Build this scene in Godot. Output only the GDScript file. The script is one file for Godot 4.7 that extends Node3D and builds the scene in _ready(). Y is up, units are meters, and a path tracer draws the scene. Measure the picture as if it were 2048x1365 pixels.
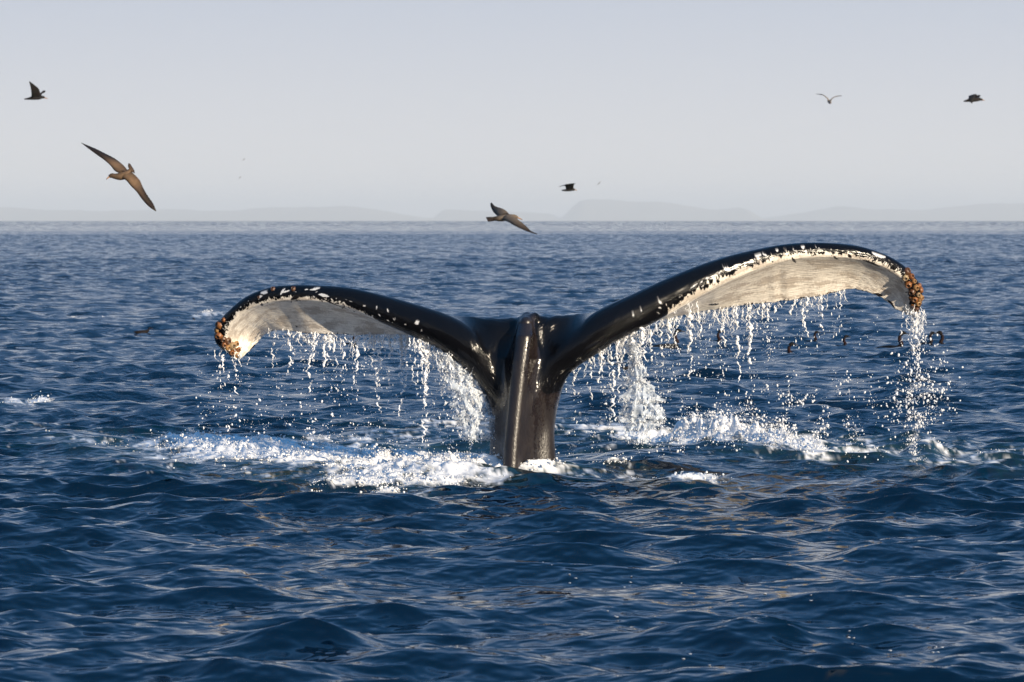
extends Node3D
# A humpback whale's tail rising from a choppy sea; gulls in the air, cormorants on the water.
# Units are metres; the camera looks along -Z from a small boat.

const F := 6200.0            # focal length in pixels of a 2048 px wide picture
const HORIZON := 438.0       # row of the horizon in that picture
const EYE := Vector3(0, 1.65, 0)
const CHEAP := false

var look := Basis()
var rng := RandomNumberGenerator.new()
var grain := FastNoiseLite.new()
var lace := FastNoiseLite.new()
var names := {}


func _ready() -> void:
	var t0 := Time.get_ticks_msec()
	rng.seed = 11
	grain.seed = 3
	grain.frequency = 1.0
	grain.noise_type = FastNoiseLite.TYPE_SIMPLEX
	grain.fractal_type = FastNoiseLite.FRACTAL_FBM
	grain.fractal_octaves = 4
	lace.seed = 8
	lace.frequency = 1.0
	lace.noise_type = FastNoiseLite.TYPE_SIMPLEX
	lace.fractal_type = FastNoiseLite.FRACTAL_RIDGED
	lace.fractal_octaves = 3
	air()
	make_tiles()
	make_sea()
	make_hills()
	make_whale()
	make_falling_water()
	make_foam()
	make_birds()


func air() -> void:
	look = Basis(Vector3.RIGHT, -atan((682.5 - HORIZON) / F))
	var cam := Camera3D.new()
	cam.name = "camera"
	cam.near = 0.1
	cam.far = 60000.0
	add_child(cam)
	cam.transform = Transform3D(look, EYE)
	var lens := CameraAttributesPhysical.new()
	lens.frustum_focus_distance = 20.0
	lens.frustum_focal_length = 12.0 / (682.5 / F)
	lens.exposure_aperture = 9.0
	lens.frustum_near = 0.1
	lens.frustum_far = 60000.0
	cam.attributes = lens
	cam.current = true
	var sky := ProceduralSkyMaterial.new()
	sky.sky_top_color = Color(0.032, 0.142, 0.335).linear_to_srgb()
	sky.sky_horizon_color = Color(0.485, 0.472, 0.46).linear_to_srgb()
	sky.sky_curve = 0.112
	sky.ground_bottom_color = Color(0.02, 0.05, 0.1).linear_to_srgb()
	sky.ground_horizon_color = Color(0.5, 0.55, 0.62).linear_to_srgb()
	sky.sun_angle_max = 1.0
	var s := Sky.new()
	s.sky_material = sky
	var e := Environment.new()
	e.background_mode = Environment.BG_SKY
	e.sky = s
	e.tonemap_mode = Environment.TONE_MAPPER_LINEAR
	e.tonemap_exposure = 1.7
	e.sdfgi_enabled = true
	e.ssao_enabled = true
	e.ssil_enabled = true
	e.fog_enabled = true
	e.fog_density = 0.00009
	e.fog_light_color = Color(0.92, 0.955, 0.985)
	var w := WorldEnvironment.new()
	w.name = "world_environment"
	w.environment = e
	add_child(w)
	var sun := DirectionalLight3D.new()
	sun.name = "sun"
	sun.light_color = Color(1.0, 0.93, 0.82)
	sun.light_energy = 1.6
	sun.light_angular_distance = 0.5
	sun.shadow_enabled = true
	add_child(sun)
	sun.look_at_from_position(Vector3.ZERO, -Vector3(0.67, 0.245, 0.70))


# ---------------------------------------------------------------- helpers

func at(px: float, py: float, depth: float) -> Vector3:    # the point that stands depth metres out along the line of sight
	var v := look * Vector3((px - 1024.0) / F, (682.5 - py) / F, -1.0)
	return EYE + v * (depth / -v.z)


func on_sea(px: float, py: float) -> Vector3:
	var v := look * Vector3((px - 1024.0) / F, (682.5 - py) / F, -1.0)
	return EYE + v * (EYE.y / -v.y)


func named(called: String) -> String:
	var n: int = names.get(called, 0)
	names[called] = n + 1
	return called if n == 0 else "%s_%03d" % [called, n]


func tag(o: Node, label := "", category := "", group := "", kind := "") -> Node:
	if label: o.set_meta("label", label)
	if category: o.set_meta("category", category)
	if group: o.set_meta("group", group)
	if kind: o.set_meta("kind", kind)
	return o


func thing(called: String, where: Vector3) -> Node3D:
	var o := Node3D.new()
	o.name = named(called)
	o.position = where
	add_child(o)
	return o


func put(called: String, mesh: Mesh, m: Material, parent: Node = self, where := Vector3.ZERO) -> MeshInstance3D:
	var o := MeshInstance3D.new()
	o.name = named(called) if parent == self else called
	o.mesh = mesh
	o.position = where
	if m: o.material_override = m
	parent.add_child(o, true)
	return o


func paint(c: Color, rough: float, shine := 0.5) -> StandardMaterial3D:     # c is linear
	var m := StandardMaterial3D.new()
	m.albedo_color = Color(c.linear_to_srgb(), c.a)
	m.roughness = rough
	m.metallic_specular = shine
	return m


func smooth(a: float, b: float, x: float) -> float:
	var t := clampf((x - a) / (b - a), 0.0, 1.0)
	return t * t * (3.0 - 2.0 * t)


# ---------------------------------------------------------------- the sea

const BIG := 512
const BIG_L := 29.0
const SMALL_L := 8.3
const RIPPLE_L := 2.3
const BIG_WAVE := 0.0235
const SMALL_WAVE := 0.0132
const RIPPLE := 0.0033
var ripple_h: PackedFloat32Array
var big_h: PackedFloat32Array
var big_x: PackedFloat32Array
var big_z: PackedFloat32Array
var small_h: PackedFloat32Array
var small_x: PackedFloat32Array
var small_z: PackedFloat32Array
var turn_c := cos(0.5)
var turn_s := sin(0.5)


func fft(re: PackedFloat32Array, im: PackedFloat32Array, n: int) -> Array:      # inverse transform of an n by n field
	var bits := int(round(log(n) / log(2.0)))
	var cs := PackedFloat32Array()
	var sn := PackedFloat32Array()
	cs.resize(n)
	sn.resize(n)
	for i in n:
		cs[i] = cos(TAU * i / n)
		sn[i] = sin(TAU * i / n)
	var rev := PackedInt32Array()
	rev.resize(n)
	for i in n:
		var r := 0
		for b in bits:
			if i & (1 << b): r |= 1 << (bits - 1 - b)
		rev[i] = r
	for pass_ in 2:
		var step: int = 1 if pass_ == 0 else n
		var jump: int = n if pass_ == 0 else 1
		for line in n:
			var base: int = line * jump
			for i in n:
				var j: int = rev[i]
				if j > i:
					var p: int = base + i * step
					var q: int = base + j * step
					var tr: float = re[p]
					re[p] = re[q]
					re[q] = tr
					tr = im[p]
					im[p] = im[q]
					im[q] = tr
			var half := 1
			while half < n:
				var stride: int = n / (half * 2)
				for k in half:
					var wr: float = cs[k * stride]
					var wi: float = sn[k * stride]
					var i := k
					while i < n:
						var p: int = base + i * step
						var q: int = p + half * step
						var br: float = re[q] * wr - im[q] * wi
						var bi: float = re[q] * wi + im[q] * wr
						re[q] = re[p] - br
						im[q] = im[p] - bi
						re[p] += br
						im[p] += bi
						i += half * 2
				half *= 2
	return [re, im]


func waves(n: int, side: float, seed_: int, wind_: float, least: float, most: float, peak: float, fall: float, round_: float, spread: float) -> Array:
	# the spectrum of a real field: [re, im]
	var r := RandomNumberGenerator.new()
	r.seed = seed_
	var re := PackedFloat32Array()
	var im := PackedFloat32Array()
	re.resize(n * n)
	im.resize(n * n)
	var wind := Vector2(cos(wind_), sin(wind_))
	var reach := mini(n / 2 - 1, int(side / least) + 1)
	for j in range(-reach, reach + 1):
		for i in range(0, reach + 1):
			if i == 0 and j <= 0: continue
			var k := Vector2(i, j) * TAU / side
			var kl := k.length()
			var wl := TAU / kl
			if wl < least or wl > most: continue
			var c := absf(k.dot(wind) / kl)
			var amp: float = pow(kl, -fall) * exp(-0.6 * pow(wl / peak, 2.0)) * (round_ + (1.0 - round_) * pow(c, spread)) * smooth(least, least * 1.6, wl)
			var a := r.randfn() * amp
			var b := r.randfn() * amp
			var p := ((j + n) % n) * n + i
			var q := ((n - j) % n) * n + (n - i) % n
			re[p] = a
			im[p] = b
			re[q] = a
			im[q] = -b
	return [re, im]


func number(i: int, n: int) -> int:
	return i if i < n / 2 else i - n


func scaled(f: PackedFloat32Array, k: float) -> PackedFloat32Array:
	for i in f.size(): f[i] *= k
	return f


func spread_of(f: PackedFloat32Array) -> float:
	var sum := 0.0
	for v in f: sum += v * v
	return sqrt(sum / f.size())


func make_tiles() -> void:
	var n := BIG
	var a := waves(n, BIG_L, 5, 1.7, 0.42, 4.5, 1.15, 1.6, 0.15, 3.0)
	var b := waves(n, SMALL_L, 9, 2.02, 0.11, 1.0, 0.55, 1.7, 0.15, 2.5)
	# three transforms give six real fields: height and sideways shift of both tiles
	var mixed_re := PackedFloat32Array()
	var mixed_im := PackedFloat32Array()
	mixed_re.resize(n * n)
	mixed_im.resize(n * n)
	for j in n:
		for i in n:
			var p := j * n + i
			var ar: float = a[0][p]
			var ai: float = a[1][p]
			var br: float = b[0][p]
			var bi: float = b[1][p]
			if ar == 0.0 and br == 0.0: continue
			var k := Vector2(number(i, n), number(j, n)).normalized()
			a[0][p] = ar * (1.0 + k.x)
			a[1][p] = ai * (1.0 + k.x)
			b[0][p] = br * (1.0 + k.x)
			b[1][p] = bi * (1.0 + k.x)
			mixed_re[p] = k.y * (ai + br)
			mixed_im[p] = k.y * (bi - ar)
	a = fft(a[0], a[1], n)
	b = fft(b[0], b[1], n)
	var c := fft(mixed_re, mixed_im, n)
	var ka := BIG_WAVE / spread_of(a[0])
	var kb := SMALL_WAVE / spread_of(b[0])
	big_h = scaled(a[0], ka)
	big_x = scaled(a[1], -ka)
	big_z = scaled(c[0], -ka)
	small_h = scaled(b[0], kb)
	small_x = scaled(b[1], -kb)
	small_z = scaled(c[1], -kb)
	var d := waves(256, RIPPLE_L, 21, 1.6, 0.03, 0.34, 0.34, 1.85, 0.2, 2.0)
	ripple_h = fft(d[0], d[1], 256)[0]
	ripple_h = scaled(ripple_h, RIPPLE / spread_of(ripple_h))


# crest displacement at a place: x, y, z offsets
func swell(x: float, z: float) -> Vector3:
	var u := x / BIG_L * BIG
	var v := z / BIG_L * BIG
	var fu := floorf(u)
	var fv := floorf(v)
	var a := u - fu
	var b := v - fv
	var i0 := int(fu) & 511
	var j0 := (int(fv) & 511) * BIG
	var i1 := (i0 + 1) & 511
	var j1 := (j0 + BIG) & 262143
	var w00 := (1.0 - a) * (1.0 - b)
	var w10 := a * (1.0 - b)
	var w01 := (1.0 - a) * b
	var w11 := a * b
	var y := big_h[j0 + i0] * w00 + big_h[j0 + i1] * w10 + big_h[j1 + i0] * w01 + big_h[j1 + i1] * w11
	var dx := big_x[j0 + i0] * w00 + big_x[j0 + i1] * w10 + big_x[j1 + i0] * w01 + big_x[j1 + i1] * w11
	var dz := big_z[j0 + i0] * w00 + big_z[j0 + i1] * w10 + big_z[j1 + i0] * w01 + big_z[j1 + i1] * w11
	u = (x * turn_c - z * turn_s) / SMALL_L * BIG
	v = (x * turn_s + z * turn_c) / SMALL_L * BIG
	fu = floorf(u)
	fv = floorf(v)
	a = u - fu
	b = v - fv
	i0 = int(fu) & 511
	j0 = (int(fv) & 511) * BIG
	i1 = (i0 + 1) & 511
	j1 = (j0 + BIG) & 262143
	w00 = (1.0 - a) * (1.0 - b)
	w10 = a * (1.0 - b)
	w01 = (1.0 - a) * b
	w11 = a * b
	var sx := small_x[j0 + i0] * w00 + small_x[j0 + i1] * w10 + small_x[j1 + i0] * w01 + small_x[j1 + i1] * w11
	var sz := small_z[j0 + i0] * w00 + small_z[j0 + i1] * w10 + small_z[j1 + i0] * w01 + small_z[j1 + i1] * w11
	# the chop comes and goes in patches a few metres across, as gusts and currents leave it
	var patch := 0.75 + 0.6 * grain.get_noise_2d(x * 0.13, z * 0.13)
	y += patch * (small_h[j0 + i0] * w00 + small_h[j0 + i1] * w10 + small_h[j1 + i0] * w01 + small_h[j1 + i1] * w11)
	return Vector3(CHOP * dx + patch * CHOP * (sx * turn_c + sz * turn_s), y, CHOP * dz + patch * CHOP * (-sx * turn_s + sz * turn_c))

const CHOP := 1.0


# heaps and hollows that the tail makes: [px, py, half width, half depth (metres), height, slant]
const HEAPS := [
	[790.0, 962.0, 0.75, 0.42, 0.06, -0.1], [960.0, 962.0, 0.55, 0.4, 0.045, 0.0], [1075.0, 968.0, 0.5, 0.35, 0.045, 0.2],
	[330.0, 985.0, 1.1, 0.7, -0.09, 0.0], [1300.0, 930.0, 0.6, 0.6, 0.10, 0.1], [1470.0, 915.0, 0.55, 0.6, 0.09, 0.1],
	[1370.0, 972.0, 0.35, 0.3, 0.04, 0.0], [450.0, 905.0, 1.0, 0.9, 0.06, 0.15], [1840.0, 915.0, 0.16, 0.25, 0.11, 0.0],
	[690.0, 1010.0, 1.6, 0.5, 0.05, 0.0], [130.0, 890.0, 0.5, 0.6, 0.08, 0.3],
]
# white water: [px, py, half width, half depth (metres), strength]
const WHITES := [
	[470.0, 905.0, 0.62, 1.0, 0.95], [650.0, 920.0, 0.55, 1.1, 0.75], [330.0, 900.0, 0.5, 0.8, 0.5], [800.0, 935.0, 0.62, 1.0, 0.9], [920.0, 930.0, 0.45, 0.9, 0.85],
	[780.0, 965.0, 0.35, 0.35, 0.9], [900.0, 965.0, 0.4, 0.35, 0.75], [1050.0, 955.0, 0.28, 0.28, 0.6],
	[1180.0, 858.0, 0.42, 0.9, 0.52], [1160.0, 905.0, 0.3, 0.6, 0.38], [1330.0, 882.0, 0.4, 0.7, 0.8], [1480.0, 888.0, 0.55, 1.1, 1.0], [1590.0, 910.0, 0.35, 0.7, 0.85],
	[1720.0, 900.0, 0.6, 1.0, 0.46], [1880.0, 905.0, 0.5, 1.1, 0.5], [2020.0, 915.0, 0.5, 1.0, 0.38], [1380.0, 970.0, 0.3, 0.3, 0.66], [1240.0, 955.0, 0.3, 0.2, 0.5],
	[900.0, 855.0, 0.7, 1.2, 0.42], [700.0, 880.0, 0.8, 1.0, 0.45], [220.0, 890.0, 0.5, 0.8, 0.38], [160.0, 880.0, 0.18, 0.7, 0.5],
	[75.0, 806.0, 0.16, 0.6, 0.72], [12.0, 806.0, 0.12, 0.6, 0.6], [145.0, 636.0, 0.75, 2.2, 0.6], [205.0, 636.0, 0.2, 2.0, 0.7], [412.0, 631.0, 0.2, 2.0, 0.65],
	[820.0, 990.0, 0.12, 0.2, 0.45], [1950.0, 930.0, 0.4, 0.7, 0.4], [60.0, 855.0, 0.3, 0.6, 0.35],
]
var heaps := []
var whites := []
var piles := []


func churn() -> void:
	for h in HEAPS:
		heaps.append([on_sea(h[0], h[1]), h[2], h[3], h[4], h[5]])
	for p in PILES: piles.append([on_sea(p[0], p[1]), p[2] * 1.2, p[3] * 0.75, p[4] * 1.1])
	for w in WHITES:
		whites.append([on_sea(w[0], w[1]), w[2], w[3], w[4]])


# x: extra height, y: share of white water, z: share of bubbles under the surface
func stirred(x: float, z: float) -> Vector3:
	if z < -60.0 or z > -15.0 or absf(x) > 6.5: return Vector3.ZERO
	var high := 0.0
	var pile := 0.0
	if z > -30.0:
		for h in heaps:
			var p: Vector3 = h[0]
			var a: float = (x - p.x) / h[1]
			var b: float = (z - p.z - h[4] * (x - p.x)) / h[2]
			var q := a * a + b * b
			if q < 5.0: high += h[3] * exp(-q * 1.2)
	var most := 0.0
	var near := 0.0
	for w in whites:
		var p: Vector3 = w[0]
		var a: float = (x - p.x) / w[1]
		var b: float = (z - p.z) / w[2]
		var q := a * a + b * b
		if q < 6.0:
			most = maxf(most, w[3] * exp(-q * 0.75))
			near += w[3] * exp(-q * 0.5)
	for p in piles:
		var c: Vector3 = p[0]
		var a: float = (x - c.x) / p[1]
		if a > 1.0 or a < -1.0: continue
		var b: float = (z - c.z) / p[3]
		if b > 1.0 or b < -1.0: continue
		var bell := (1.0 - a * a) * (1.0 - b * b)
		pile = maxf(pile, bell)
		high += p[2] * bell * (0.45 + 0.75 * maxf(0.0, grain.get_noise_2d(x * 6.0, z * 5.0) + 0.15) + 0.25 * maxf(0.0, grain.get_noise_2d(x * 16.0, z * 9.0)))
	if most < 0.02: return Vector3(high, 0.0, 0.0)
	z += 1.6 * high       # so that froth on a steep face is not drawn out into bars
	var n1 := grain.get_noise_2d(x * 2.6, z * 2.2)
	var n2 := lace.get_noise_2d(x * 4.0 + 3.0, z * 3.4)
	var n3 := grain.get_noise_2d(x * 11.0, z * 9.0 + 40.0)
	var n4 := grain.get_noise_2d(x * 36.0 + 9.0, z * 18.0)
	var white := smooth(0.32, 0.62, maxf(most, pile * 1.5) + 0.3 * n1 + 0.24 * (n2 - 0.35) + 0.24 * n3 + 0.08 * n4)
	high += white * (0.012 + 0.022 * n3 + 0.02 * n1 + 0.016 * n4) * smooth(0.3, 0.9, most)
	return Vector3(high, white, clampf(near * 0.55 * (0.75 + 0.6 * n1), 0.0, 1.0))


var rings := PackedFloat32Array()
var rays := PackedFloat32Array()
var strips := []
var dip := 0.0


func sea_strip(job: int) -> void:
	var from := job * 16
	var till := mini(from + 16, rings.size())
	var pos := PackedVector3Array()
	var col := PackedColorArray()
	var uv := PackedVector2Array()
	for i in range(from, till):
		var r := rings[i]
		# a band of calm water lies far out
		var calm := 1.0
		if r > 380.0: calm = 1.0 - 0.5 * smooth(410.0, 450.0, r) * (1.0 - smooth(720.0, 820.0, r))
		var drop := r * r / 1.274e7 + (dip if i < 3 else 0.0)      # the curve of the earth
		for t in rays:
			var x := r * sin(t)
			var z := -r * cos(t)
			var d := Vector3.ZERO
			if r < 12000.0 and r > 2.0:
				d = swell(x, z) * calm
			var c := Color(0.0008, 0.004, 0.012)
			if r > 14.0 and r < 62.0 and absf(t) < 0.25:
				var s := stirred(x, z)
				d.y += s.x
				if s.z > 0.0:
					c = c.lerp(Color(0.035, 0.075, 0.075), s.z * 0.7)
				if s.y > 0.0:
					c = c.lerp(Color(0.72, 0.72, 0.72), s.y)
			pos.append(Vector3(x, -drop, z) + d)
			uv.append(Vector2(x, z) / RIPPLE_L)
			col.append(c)
	strips[job] = [pos, col, uv]


func sea_sheet(mesh: ArrayMesh) -> void:
	var count := (rings.size() + 15) / 16
	strips.resize(count)
	for i in count: sea_strip(i)
	var pos := PackedVector3Array()
	var col := PackedColorArray()
	var uv := PackedVector2Array()
	for s in strips:
		pos.append_array(s[0])
		col.append_array(s[1])
		uv.append_array(s[2])
	strips.clear()
	var m := rays.size()
	var index := PackedInt32Array()
	index.resize((rings.size() - 1) * (m - 1) * 6)
	var k := 0
	for i in rings.size() - 1:
		for j in m - 1:
			var a := i * m + j
			index[k] = a
			index[k + 1] = a + m
			index[k + 2] = a + 1
			index[k + 3] = a + 1
			index[k + 4] = a + m
			index[k + 5] = a + m + 1
			k += 6
	# normals from the slopes between neighbours
	var nor := PackedVector3Array()
	nor.resize(pos.size())
	for i in rings.size():
		var up := maxi(i - 1, 0) * m
		var down := mini(i + 1, rings.size() - 1) * m
		for j in m:
			var across := pos[i * m + mini(j + 1, m - 1)] - pos[i * m + maxi(j - 1, 0)]
			var v := (pos[down + j] - pos[up + j]).cross(across).normalized()
			nor[i * m + j] = v if v.y > 0.0 else -v
			if rings[i] > 430.0 and rings[i] < 6000.0 and j < 460:      # rows too far apart to follow the waves: their slope at the spot
				var p := pos[i * m + j]
				var y := swell(p.x, p.z).y
				var k2 := 10.0 * (0.45 if rings[i] < 780.0 else 1.0)
				nor[i * m + j] = Vector3((y - swell(p.x + 0.1, p.z).y) * k2, 1.0, (y - swell(p.x, p.z + 0.1).y) * k2).normalized()
	var arrays := []
	arrays.resize(Mesh.ARRAY_MAX)
	arrays[Mesh.ARRAY_VERTEX] = pos
	arrays[Mesh.ARRAY_NORMAL] = nor
	arrays[Mesh.ARRAY_COLOR] = col
	arrays[Mesh.ARRAY_TEX_UV] = uv
	arrays[Mesh.ARRAY_INDEX] = index
	mesh.add_surface_from_arrays(Mesh.PRIMITIVE_TRIANGLES, arrays)


func fan(n: int, wide: int) -> void:
	rays.clear()
	var dense := 0.28
	for i in n: rays.append(-dense + 2.0 * dense * i / (n - 1))
	for i in range(1, wide): rays.append(dense + (TAU - 2.0 * dense) * i / wide)
	rays.append(-dense + TAU)


func make_sea() -> void:
	churn()
	var coarse := 1.5 if CHEAP else 1.0
	var mesh := ArrayMesh.new()
	fan(720, 48)
	var r := 0.4
	while r < 7.5:
		rings.append(r)
		r *= 1.12
	while r < 62.0:
		rings.append(r)
		r *= 1.0 + (0.01 if r < 9.0 else (0.0016 if r > 17.0 and r < 25.0 else 0.003)) * coarse
	rings.append(r)
	sea_sheet(mesh)
	# farther out the waves stand closer together on the eye, so the rows keep a fixed spacing that still follows each wave
	fan(460, 24)
	rings.clear()
	dip = 0.03
	r -= 0.6
	while r < 30000.0:
		rings.append(r)
		if r < 130.0: r += 0.19 * coarse
		elif r < 330.0: r += 0.34 * coarse
		elif r < 420.0: r += 0.6 * coarse
		else: r *= 1.0 + (0.01 if r < 6000.0 else 0.06) * coarse
	sea_sheet(mesh)
	var water := paint(Color.WHITE, 0.07, 0.5)
	water.vertex_color_use_as_albedo = true
	water.normal_enabled = true
	water.normal_texture = ripples()
	water.normal_scale = 1.0
	for i in 2: mesh.surface_set_material(i, water)
	tag(put("sea", mesh, null), "dark blue choppy sea reaching to the horizon", "", "", "structure")


func ripples() -> Texture2D:
	var n := 256
	var h: PackedFloat32Array = ripple_h
	var cell := RIPPLE_L / n
	var bytes := PackedByteArray()
	bytes.resize(n * n * 3)
	for j in n:
		for i in n:
			var sx := (h[j * n + ((i + 1) & 255)] - h[j * n + ((i + 255) & 255)]) / (2.0 * cell)
			var sz := (h[((j + 1) & 255) * n + i] - h[((j + 255) & 255) * n + i]) / (2.0 * cell)
			var v := Vector3(-sx, -sz, 1.0).normalized() * 0.5 + Vector3(0.5, 0.5, 0.5)
			var p := (j * n + i) * 3
			bytes[p] = int(v.x * 255.0)
			bytes[p + 1] = int(v.y * 255.0)
			bytes[p + 2] = int(v.z * 255.0)
	return ImageTexture.create_from_image(Image.create_from_data(n, n, false, Image.FORMAT_RGB8, bytes))


# ---------------------------------------------------------------- far land

func make_hills() -> void:
	# [first column, last column, row of the top, distance]
	var lands := [[-700.0, 900.0, 411.0, 26000.0, 2], [860.0, 1130.0, 420.0, 27500.0, 7], [1112.0, 1520.0, 404.0, 27000.0, 4], [1500.0, 2900.0, 398.0, 28000.0, 9]]
	var rock := paint(Color(0.24, 0.21, 0.15), 0.95, 0.2)
	for l in lands:
		var st := SurfaceTool.new()
		st.begin(Mesh.PRIMITIVE_TRIANGLES)
		var far: float = l[3]
		var x0 := at(l[0], 440, far).x
		var x1 := at(l[1], 440, far).x
		var top := at(1024, l[2], far).y
		var nx := 160
		var nz := 14
		for i in nx + 1:
			for j in nz + 1:
				var u := i / float(nx)
				var v := j / float(nz)
				var n := grain.get_noise_2d(u * (x1 - x0) / 4200.0 + l[4] * 10.0, v * 0.5)
				var edge := smooth(0.0, 0.13, u) * smooth(0.0, 0.13, 1.0 - u)
				var y := top * edge * sin(PI * v) * (0.74 + 0.5 * n + 0.16 * grain.get_noise_2d(u * (x1 - x0) / 900.0 + l[4] * 3.0, v)) - 30.0 * (1.0 - sin(PI * v))
				st.set_smooth_group(0)
				st.add_vertex(Vector3(lerpf(x0, x1, u), y, -far + (v - 0.5) * 3800.0))
		for i in nx:
			for j in nz:
				var a := i * (nz + 1) + j
				for q in [a, a + nz + 1, a + 1, a + 1, a + nz + 1, a + nz + 2]: st.add_index(q)
		st.generate_normals()
		tag(put("hills", st.commit(), rock), "", "", "", "structure")

# ---------------------------------------------------------------- the whale

# sections of the flukes from the left tip to the right: leading edge (column, row, metres nearer than 20 m), trailing edge the same way, then both radii in pixels and the camber in metres
const FLUKE := [
	[467.0, 709.0, -0.80, 479.0, 714.0, -0.82, 10.0, 5.0, 0.0], [445.0, 690.0, -0.74, 496.0, 699.0, -0.84, 14.0, 5.0, 0.01], [444.0, 664.0, -0.68, 511.0, 682.0, -0.88, 15.0, 5.0, 0.02],
	[463.0, 636.0, -0.62, 526.0, 666.0, -0.84, 15.0, 5.0, 0.02], [500.0, 607.0, -0.55, 553.0, 658.0, -0.72, 16.0, 4.0, 0.03], [545.0, 592.0, -0.48, 590.0, 661.0, -0.66, 18.0, 4.0, 0.035],
	[590.0, 589.0, -0.43, 625.0, 663.0, -0.57, 19.0, 4.0, 0.035], [640.0, 591.0, -0.38, 665.0, 665.0, -0.52, 20.0, 4.0, 0.035], [700.0, 600.0, -0.32, 715.0, 666.0, -0.47, 24.0, 4.0, 0.03],
	[765.0, 620.0, -0.26, 770.0, 665.0, -0.44, 29.0, 5.0, 0.025], [832.0, 643.0, -0.2, 825.0, 663.0, -0.4, 33.0, 6.0, 0.015], [885.0, 664.0, -0.15, 880.0, 650.0, -0.38, 37.0, 12.0, 0.0],
	[930.0, 692.0, -0.13, 925.0, 657.0, -0.34, 39.0, 25.0, 0.0], [968.0, 735.0, -0.17, 972.0, 669.0, -0.25, 39.0, 33.0, 0.0], [1005.0, 785.0, -0.24, 1018.0, 671.0, -0.24, 40.0, 35.0, 0.0],
	[1050.0, 800.0, -0.28, 1055.0, 670.0, -0.24, 40.0, 35.0, 0.0],
	[1088.0, 785.0, -0.24, 1087.0, 668.0, -0.24, 40.0, 35.0, 0.0], [1118.0, 724.0, -0.17, 1122.0, 664.0, -0.25, 38.0, 33.0, 0.0], [1160.0, 690.0, -0.13, 1158.0, 654.0, -0.34, 37.0, 25.0, 0.0],
	[1215.0, 652.0, -0.14, 1208.0, 634.0, -0.6, 38.0, 12.0, 0.0], [1290.0, 616.0, -0.2, 1285.0, 641.0, -0.75, 36.0, 7.0, 0.01], [1370.0, 576.0, -0.27, 1370.0, 625.0, -0.78, 32.0, 5.0, 0.02],
	[1440.0, 545.0, -0.33, 1445.0, 613.0, -0.78, 27.0, 4.0, 0.028], [1506.0, 523.0, -0.4, 1512.0, 604.0, -0.79, 22.0, 4.0, 0.033], [1572.0, 507.0, -0.46, 1575.0, 597.0, -0.8, 18.5, 4.0, 0.035],
	[1638.0, 502.0, -0.52, 1640.0, 588.0, -0.81, 17.0, 4.0, 0.035], [1705.0, 506.0, -0.58, 1688.0, 576.0, -0.82, 16.0, 4.0, 0.03], [1755.0, 519.0, -0.64, 1717.0, 575.0, -0.83, 15.0, 4.0, 0.025],
	[1795.0, 540.0, -0.7, 1745.0, 583.0, -0.84, 15.0, 4.0, 0.02], [1825.0, 572.0, -0.76, 1770.0, 596.0, -0.88, 15.0, 4.0, 0.025], [1833.0, 604.0, -0.8, 1793.0, 615.0, -0.86, 13.0, 4.0, 0.01],
	[1829.0, 624.0, -0.82, 1814.0, 627.0, -0.84, 9.0, 4.0, 0.0],
]
# the tail stock, from below the water upwards: row, keel (column, nearness, radius px), body (column, nearness, radius px)
const STOCK := [
	[1120.0, 1012.0, 0.13, 20.0, 1046.0, -0.34, 74.0], [960.0, 1020.0, 0.12, 16.0, 1045.0, -0.30, 66.0], [880.0, 1025.0, 0.09, 16.0, 1045.0, -0.29, 60.0], [800.0, 1033.0, 0.05, 17.0, 1047.0, -0.30, 55.0],
	[720.0, 1042.0, 0.01, 19.0, 1050.0, -0.34, 44.0], [672.0, 1049.0, -0.03, 18.0, 1053.0, -0.42, 26.0], [648.0, 1052.0, -0.10, 13.0, 1054.0, -0.40, 13.0],
]
const CELL := 0.02 if CHEAP else 0.0135
const PER := 5
var f_le := PackedVector3Array()
var f_chord := PackedVector3Array()      # unit
var f_len := PackedFloat32Array()
var f_side := PackedVector3Array()       # unit, across the chord, towards the belly
var f_plane := PackedVector3Array()      # unit, along the span
var f_r1 := PackedFloat32Array()
var f_r2 := PackedFloat32Array()
var f_camber := PackedFloat32Array()
var f_guess := 0
var hit_u := 0.0
var hit_v := 0.0
var stock_y := PackedFloat32Array()
var stock_keel := PackedVector3Array()   # x, z, radius
var stock_body := PackedVector3Array()


func bend(a: float, b: float, c: float, d: float, t: float) -> float:
	return 0.5 * (2.0 * b + (c - a) * t + (2.0 * a - 5.0 * b + 4.0 * c - d) * t * t + (3.0 * b - 3.0 * c + d - a) * t * t * t)


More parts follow.
